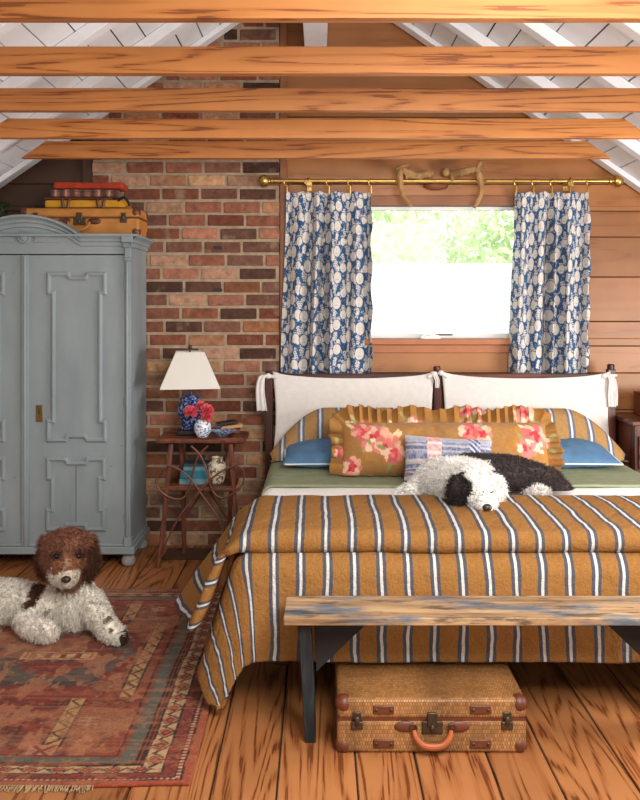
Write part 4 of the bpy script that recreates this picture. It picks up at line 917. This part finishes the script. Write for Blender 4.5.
# the brown and white one on the rug
zr = lambda v: np.full(len(v), .0145)
W = 3.72
hd = at(68,553,W); balls = [(hd,(.112,.105,.108)), (hd+Vector((0,.01,-.03)),(.118,.1,.09))]
balls += chain([(at(72,590,3.77),.085),(hd,.085)], 5)+chain([(at(76,606,3.78),.105),(at(70,590,3.78),.092)], 4)+chain([(at(78,610,3.77),.09),(at(55,610,3.84),.09),(at(10,604,3.90),.112),(at(-60,603,3.98),.125)], 8)
balls += [(at(-55,600,3.9),(.16,.15,.13))]
balls += chain([(hd+Vector((0,-.07,-.05)),.066),(at(67,574,3.60),.050)], 5)
balls += chain([(at(50,603,3.74),.058),(at(25,617,3.69),.046),(at(32,626,3.62),.041),(at(48,630,3.59),.042)], 6)
balls += chain([(at(90,602,3.75),.062),(at(101,617,3.66),.046),(at(111,631,3.60),.040),(at(119,635,3.58),.038)], 6)
earp = [(at(44,562,3.735),(.026,.045,.075)), (at(92,561,3.735),(.026,.045,.075)), (at(47,545,3.735),(.03,.045,.05)), (at(89,544,3.735),(.03,.045,.05))]; balls += earp
BR, DK, CRM = '855845', '573729', 'e2d5c2'
c1 = patches('f6efe2', [(hd+Vector((0,.03,.0)),(.165,.16,.135),BR), (at(44,562,3.735),(.055,.07,.10),DK), (at(92,561,3.735),(.055,.07,.10),DK), (at(68,568,3.60),(.072,.10,.040),'8a5c40'),
     (at(67,577,3.57),(.050,.10,.030),CRM), (at(67,564,3.60),(.012,.06,.022),'a88a70'), (at(57,555,3.62),(.026,.06,.020),'50342a'), (at(79,555,3.62),(.026,.06,.020),'50342a'), (at(67,590,3.66),(.06,.05,.022),'8f6f58'), (at(36,585,3.78),(.052,.2,.085),DK), (at(126,637,3.58),(.03,.04,.035),'4a382e'), (at(108,620,3.62),(.02,.03,.018),'8a7664'), (at(113,630,3.58),(.015,.03,.014),'8a7664'), (at(45,612,3.66),(.03,.04,.012),'a89484')])
d1 = thing('dog', 'curly brown and white dog lying on the worn rug in front of the wardrobe', 'dog', at(78,640,3.7)*1.0)
o1 = body_mesh('body', balls, d1, M['fur'], zr, c1)
def hit(o, px, py):
    d = at(px,py,1)-Vector((0,0,CH)); ok, p, n, i = o.ray_cast(Vector((0,0,CH)), d.normalized()); return p
np_ = hit(o1, 66.5, 579)+Vector((0,-.006,0)); E1 = [hit(o1, x, 556)+Vector((0,-.004,0)) for x in (57, 79)]
MB().ball(np_, (.021,.016,.015), 14, 8).ball(np_+Vector((-.008,-.010,-.004)), (.006,.006,.005), 8, 6).ball(np_+Vector((.008,-.010,-.004)), (.006,.006,.005), 8, 6).build('nose', nose_m, d1)
for c in E1: MB().ball(c, .0105, 12, 8).build('eye', eye_m, d1)
def keep1(p, N): return (np.linalg.norm(p-np.array(np_), axis=1) > .024) & (np.linalg.norm(p-np.array(E1[0])-np.array([0,-.004,-.002]), axis=1) > .012) & (np.linalg.norm(p-np.array(E1[1])-np.array([0,-.004,-.002]), axis=1) > .012) & (p[:,0] > -1.75)
def len1(p): return np.where(((p-np.array(at(67,572,3.6)))**2).sum(1) < .009, .6, np.where(p[:,2] > hd.z-.03, 1.25, 1.0))
fur(o1, d1, 26000, .023, .0019, (.0050, 8.0), c1, zr, M['fur'], 3, keep1, len1)
# the black and white one asleep on the bed
def zb_f(v):
    f = np.clip((3.80-v[:,1])/.16, 0, 1); return .586+.040*f*f*(3-2*f)
h2 = at(474,489,3.42); balls = [(h2,(.088,.085,.085)), (h2+Vector((.0,.05,.01)),(.09,.09,.085))]
balls += chain([(at(500,481,4.02),.118),(at(440,482,3.80),.108),(at(455,484,3.62),.09),(h2,.08)], 7)+chain([(at(470,479,3.98),.118),(at(510,481,4.02),.120),(at(545,487,4.0),.095),(at(560,494,3.96),.06)], 7)
balls += chain([(h2+Vector((.02,-.05,-.015)),.056),(at(486,503,3.31),.043)], 5)
balls += chain([(at(430,486,3.80),.075),(at(416,492,3.78),.05),(at(398,497,3.76),.032)], 6)+[(at(536,493,3.83),(.07,.05,.04))]
balls += [(at(456,490,3.38),(.030,.04,.062)), (at(498,486,3.44),(.026,.035,.05))]
c2 = patches('f2efea', [(at(515,478,4.05),(.31,.22,.23),'443a39'), (at(470,458,4.0),(.09,.12,.05),'443a39'), (at(456,491,3.37),(.055,.085,.085),'2c2625'), (at(466,487,3.36),(.022,.05,.034),'2c2625'), (at(538,494,3.80),(.058,.06,.030),'d4cdc8'), (at(505,500,3.85),(.05,.09,.05),'6f6866')])
d2 = thing('dog', 'fluffy black and white dog asleep on the striped duvet', 'dog', at(490,497,3.7))
o2 = body_mesh('body', balls, d2, M['fur'], zb_f, c2)
n2 = hit(o2, 487, 507)+Vector((0,-.006,0)); MB().ball(n2, (.019,.014,.014), 14, 8).ball(n2+Vector((-.007,-.009,-.003)), (.005,.005,.004), 8, 6).ball(n2+Vector((.007,-.009,-.003)), (.005,.005,.004), 8, 6).build('nose', nose_m, d2)
e2 = hit(o2, 490, 492)+Vector((0,-.004,0)); MB().tube(smoothpts([e2+Vector((-.012,0,.004)), e2+Vector((0,-.003,-.002)), e2+Vector((.012,0,.003))], 4), .003, 6).build('closed_eye', eye_m, d2)
e3 = hit(o2, 473, 493)+Vector((0,-.004,0)); MB().tube(smoothpts([e3+Vector((-.012,0,.003)), e3+Vector((0,-.003,-.002)), e3+Vector((.012,0,.004))], 4), .003, 6).build('closed_eye', eye_m, d2)
def keep2(p, N): return (np.linalg.norm(p-np.array(n2), axis=1) > .024) & (np.linalg.norm(p-np.array(e2), axis=1) > .012)
def len2(p): return np.where(((p-np.array(at(486,502,3.33)))**2).sum(1) < .008, .6, 1.0)
fur(o2, d2, 24000, .026, .0018, (.0048, 8.0), c2, zb_f, M['fur'], 5, keep2, len2)
# ------------------------------------------------------------------ bench
BY0, BY1 = 2.715, 2.925; bx0, bx1 = -.117, 1.20; bz = CH-(618-HY)*BY0/F
t = thing('bench', 'long weathered bench with worn blue paint at the foot of the bed', 'bench', ((bx0+bx1)/2, 2.82, 0))
MB().bx(bx0, bx1, BY0, BY1, bz-.026, bz).build('seat', M['bench'], t, bevel=.004, seg=2)
for px, s in ((310.5, 1), (667, -1)):
    x = (px-CX)*2.80/F; y0, y1 = 2.745, 2.905
    b = MB(); zt_ = bz-.026
    vs = [(x-.020*s-.020, y0, zt_), (x-.020*s+.022, y0, zt_), (x-.020*s+.022, y1, zt_), (x-.020*s-.020, y1, zt_), (x-.018, 2.80, 0), (x+.018, 2.80, 0), (x+.018, y1+.02, 0), (x-.018, y1+.02, 0)]
    b.add(vs, [(0,1,2,3),(7,6,5,4),(0,4,5,1),(1,5,6,2),(2,6,7,3),(3,7,4,0)]); b.build('leg', M['bench_leg'], t, bevel=.003)
    p = [(x+s*.012, zt_), (x+s*.215, zt_), (x+s*.215, zt_-.012), (x+s*.085, zt_-.135), (x+s*.018, zt_-.20)]
    MB().prism(p if s > 0 else p[::-1], 2.835, 2.865).build('brace', M['bench_shade'], t, bevel=.002)
# ------------------------------------------------------------------ rug
RXR, RXL, RY0, RY1 = -.392, -1.74, 2.545, 4.28; DX = .0045
nu, nv = int((RXR-RXL)/DX), int((RY1-RY0)/DX)
U, V = np.meshgrid(np.linspace(RXL, RXR, nu), np.linspace(RY0, RY1, nv), indexing='ij')
cx_ = (RXL+RXR)/2; a = np.minimum(U-RXL, RXR-U); b_ = np.minimum(V-RY0, RY1-V)*1.0
wob = .006*(fbm(U*7, V*7, 5)-.5); a = a+wob; b_ = b_+wob; bb = b_*1.55; e = np.minimum(a, bb); alongx = bb < a; s_ = np.where(alongx, U, V)
p = Paint(U, V, '8f4c34')
nf = fbm(U*5, V*9, 7); nf2 = fbm(U*30, V*45, 17); xx = np.abs(U-cx_); yc = 3.47; yy = np.abs(V-yc)
p.mask(nf > .55, '8e3b2a', .8); p.mask(nf < .40, '96664a', .7)
big = np.maximum(xx/.40, yy/.52)+.25*np.maximum(0, xx/.4+yy/.52-1.2)
st = np.floor(V/.045)*.045; stx = np.floor(U/.03)*.03
p.mask((xx+yy*.62 < .40) & (yy < .50), '7e2c20', .85)
p.mask((np.abs(stx-cx_)+np.abs(st-yc)*.5 < .30) & (yy < .26), '55605a', .8)
p.mask((np.abs(stx-cx_)+np.abs(st-yc)*1.1 < .26), '86301f', .95)
p.mask((xx < .235) & (np.abs(yy-.33) < .07) & (np.mod(U+V*.5, .11) < .07), '8c3322', .8)
for q0 in (.20, .245): p.mask((np.abs(np.maximum(np.abs(stx-cx_), np.abs(st-yc)*.72)-q0) < .008), '3b3f3c', .75)
p.mask((xx < .15) & (yy < .036), 'c9ac7a'); p.mask((xx < .138) & (yy < .025), '7d3020'); p.mask((xx < .13) & (yy < .020) & (np.mod(U-cx_+.5*.062, .062) < .036), 'd3bd92')
p.mask((yy < .075) & (yy > .05) & (np.mod(U*22+V*4, 1) < .45) & (xx < .2), '4c5a58', .8)
def band(m, cl='c3a673'):
    p.mask(m, cl, .9); z = np.abs(np.mod(V*24, 2)-1); return z
for (x0, y0, y1, w) in ((.355, 3.11, 3.83, .024), (.19, 2.76, 3.10, .026), (.19, 3.86, 4.07, .024)):
    m = (np.abs(xx-x0) < w) & (V > y0) & (V < y1); band(m); zg = x0+(np.abs(np.mod(V/.038, 2)-1)-.5)*w*1.5; p.mask(m & (np.abs(xx-zg) < .006), '5a3422'); p.mask((np.abs(np.abs(xx-x0)-w-.004) < .004) & (V > y0) & (V < y1), '4a2c22')
p.mask((V > 3.845) & (V < 3.862) & (xx > .19) & (xx < .36), '4a2c22', .8)
for (gx, gy) in ((.27, 2.93), (.05, 2.86), (.30, 4.0), (.12, 3.05), (.02, 2.98), (.09, 3.98)):
    for k in range(3):
        p.mask((np.abs(xx-gx) < .035) & (np.abs(V-gy-(k-1)*.022) < .005), 'c9a98a' if gx > .2 else '42302a', .8)
    p.mask((np.abs(xx-gx) < .006) & (np.abs(V-gy) < .035), 'c9a98a' if gx > .2 else '42302a', .8)
m = (np.abs(xx-.17) < .045) & (np.abs(V-2.735) < .04); p.mask(m, 'b98d6e', .8); p.mask(m & (np.abs(np.abs(xx-.17)-np.abs(V-2.735)) < .010), '8c3a28', .9)
p.mask((xx+np.abs(V-2.80)*1.0 < .10) & (V > 2.74), '55312a', .6)
p.mask((fbm(U*45, V*60, 23, 2) > .66), '4a3028', .6); p.mask((fbm(U*22, V*9, 43, 3) > .60), 'c28a66', .55)
# borders, from the inside outwards
tz_ = .225+.018*np.abs(np.mod(s_/.022, 2)-1); p.mask(e < .250, '8a4530'); p.mask((e < tz_) & (e > .185), '5e6a62'); p.mask((np.abs(e-.252) < .004), '40281f')
p.mask(e < .190, '8f4a34'); p.mask((np.abs(e-.183) < .004) | (np.abs(e-.169) < .004), '33221c')
p.mask(e < .158, 'c4ab85'); cyc = np.mod(s_/.085, 1); mid = np.abs(e-.126); p.mask((e < .158) & (e > .094) & (np.abs(cyc-.5)*.085+mid*1.2 < .026), '7c2a22'); p.mask((e < .158) & (e > .094) & (np.abs(cyc-.5)*.085+mid*1.2 < .010), 'b0604a')
for q in (.12, .88): p.mask((e < .158) & (e > .094) & (np.abs((cyc-q)*.085+(e-.126)*.8*(1 if q < .5 else -1)) < .006) & (mid < .026), '4a463c')
p.mask((e < .158) & (e > .094) & (np.abs(np.abs(cyc-.5)*.085+mid*1.2-.034) < .0035), '5a3a2c')
p.mask((np.abs(e-.158) < .004) | (np.abs(e-.093) < .004), '3a241d')
p.mask(e < .090, '8a3a2a'); zg = .070+(np.abs(np.mod(s_/.030, 2)-1)-.5)*.028; p.mask((e < .088) & (np.abs(e-zg) < .0045), '4f3a34')
p.mask(np.abs(e-.048) < .005, '3a241d'); p.mask((np.abs(e-.040) < .006) & (np.mod(s_/.018, 1) < .55), 'c9a890'); p.mask(np.abs(e-.031) < .004, '3a241d'); p.mask(e < .027, 'a4553c')
p.c *= np.array([.78,.65,.58]); wear = fbm(U*2.6, V*3.4, 61, 4); p.mask(wear > .60, 'a8744f', .38); p.mask(nf2 > .62, 'a06a48', .35); p.mask(nf2 < .36, '5a2f24', .35)
p.mask(fbm(U*3, V*60, 71, 2) > .62, '9c6444', .30)
Z = .010+.0035*(fbm(U*5, V*6, 81)-.5)+.002*(nf2-.5)
rg = tag(grid('rug', np.stack([U+.008*(fbm(V*3, U*0, 2)-.5), V+.02*(fbm(U*2.5, V*0, 9)-.5)*1.0, Z], -1), M['rug'], None, col=p.c, solid=.009, offset=-1), 'worn rust-red patterned wool rug on the floorboards beside the bed', 'rug')
b = MB()
for k in range(260):
    x = RXL+(RXR-RXL)*(k+random.random())/330; y = RY0+.02*(float(fbm(x*2.5, 0, 9))-.5)-.006; l = random.uniform(.006,.028); dx = random.uniform(-.012,.012)
    b.tube([(x, y+.01, .008), (x+dx*.5, y-l*.5, .006), (x+dx, y-l, .003)], .0016, 4)
b.build('fringe', plain('rug_fringe', 'a8906e', .95, .2), rg)
# ------------------------------------------------------------------ nightstand at the far right
nx0 = (631-CX)*4.72/F; nz = CH-(421-HY)*4.72/F
t = thing('nightstand', 'dark wooden nightstand cut off by the right edge of the photo', 'nightstand', (nx0+.24, 4.9, 0))
MB().bx(nx0, nx0+.5, 4.70, 5.10, nz-.025, nz).build('top', M['mahogany_h'], t, bevel=.004)
MB().bx(nx0+.02, nx0+.48, 4.72, 5.09, .10, nz-.025).build('cabinet', M['mahogany'], t, bevel=.003)
for k in range(3):
    d = MB().bx(nx0+.04, nx0+.46, 4.705, 4.722, .13+.20*k, .31+.20*k).build('drawer', M['mahogany_h'], t, bevel=.003); MB().ball((nx0+.25, 4.695, .22+.20*k), .014).build('knob', M['brass'], d)
for x in (nx0+.045, nx0+.455):
    for y in (4.75, 5.06): MB().bx(x-.02, x+.02, y-.02, y+.02, 0, .10).build('leg', M['mahogany'], t, bevel=.003)
x0 = (638.4-CX)*4.95/F; tag(MB().bx(x0, x0+.16, 4.9, 5.02, nz+.001, CH-(394-HY)*4.95/F).bx(x0-.003, x0+.163, 4.897, 5.023, CH-(394-HY)*4.95/F, CH-(394-HY)*4.95/F+.012).build('wooden_box', plain('red_brown_box', '7a3d22', .5, .1), bevel=.003), 'small red-brown box on the nightstand at the right edge', 'box')
# ------------------------------------------------------------------ outside the window
struct(MB().bx(-14, 14, 5.6, 30, -2.75, -2.7).build('ground', plain('lawn', '7f8f62', .9, .2, 2, 0)))
for k, (x, y, h, w, lab) in enumerate(((.15, 10.2, 5.9, 1.17, 'pale green leafy tree outside the window, beside the curtain near the brick'), (2.95, 10.4, 6.0, 1.17, 'pale green leafy tree outside the window, beside the curtain farther from the brick'), (1.5, 13.6, 6.4, 1.6, 'pale green leafy tree outside the window, standing farther back between the other two'))):
    t = thing('tree', lab, 'tree', (x, y, -2.7), 'trees outside the window'); rg_ = np.random.default_rng(40+k); n = 7000
    MB().tube(smoothpts([(x,y,-2.7),(x+.05,y,-1),(x-.04,y,.5),(x+.03,y,h-3.4)], 5), [.13-.1*i/15 for i in range(16)], 8).build('trunk', M['bark'], t)
    q = rg_.normal(0,1,(n,3)); q /= np.linalg.norm(q,axis=1)[:,None]; q *= (rg_.random(n)**.45)[:,None]; cz = h-2.7-2.0
    c = np.array([x,y,cz])+q*np.array([w*1.15,w*.9,2.3])+rg_.normal(0,.08,(n,3)); b = MB()
    ax = rg_.normal(0,1,(n,3)); ax /= np.linalg.norm(ax,axis=1)[:,None]; bx_ = np.cross(ax, rg_.normal(0,1,(n,3))); bx_ /= np.linalg.norm(bx_,axis=1)[:,None]; l = rg_.uniform(.05,.09,n)[:,None]
    Q = np.stack([c-ax*l, c+bx_*l*.5, c+ax*l, c-bx_*l*.5], 1).reshape(-1,3); b.v = [tuple(v) for v in Q]; b.f = [[4*i,4*i+1,4*i+2,4*i+3] for i in range(n)]; b.c = [(1,1,1)]*(4*n)
    b.build('foliage', M['leaf'], t, smooth=0)
# ------------------------------------------------------------------ light, sky, camera
wd_ = bpy.data.worlds.new('sky'); SC.world = wd_; wd_.use_nodes = True; bg = wd_.node_tree.nodes['Background']
bg.inputs[0].default_value = (.93,.97,1,1); bg.inputs[1].default_value = 4.2
def area(name, loc, tgt, sx, sy, power, c=(1,1,1)):
    l = bpy.data.lights.new(name, 'AREA'); l.shape = 'RECTANGLE'; l.size = sx; l.size_y = sy; l.energy = power; l.color = c
    o = bpy.data.objects.new(name, l); COL.objects.link(o); o.location = loc; o.rotation_euler = (Vector(tgt)-Vector(loc)).to_track_quat('-Z','Y').to_euler(); return o
area('assumed_front_light', (.5, -1.55, 1.45), (.4, 4, 1.2), 2.6, 1.3, 44, (1,.96,.91))  # unseen area light added behind the camera; assumed daylight, no window built
area('added_overhead_light', (.75, 1.25, 1.98), (.5, 3.1, .3), 1.2, .8, 78, (1,.96,.90))  # unseen area light added overhead for steep light on the bed; no fixture
area('assumed_side_light', (2.75, 3.0, 1.05), (-.5, 4.0, 1.2), 1.5, .8, 88, (1,.97,.94))  # unseen area light added by the right wall; side window assumed, not built
cam = bpy.data.cameras.new('camera'); co = bpy.data.objects.new('camera', cam); COL.objects.link(co); SC.camera = co
co.location = (0,0,CH); co.rotation_euler = (pi/2,0,0); cam.sensor_fit = 'HORIZONTAL'; cam.sensor_width = 36; cam.lens = F/640*36; cam.shift_y = -(400-HY)/640*1.0; cam.clip_start = .05
cam.sensor_fit = 'HORIZONTAL'
v = SC.view_settings; v.view_transform = 'Standard'; v.look = 'None'; v.gamma = 1; v.exposure = .0; v.use_curve_mapping = False
SC.cycles.max_bounces = 8; SC.cycles.use_denoising = True; SC.cycles.transparent_max_bounces = 8
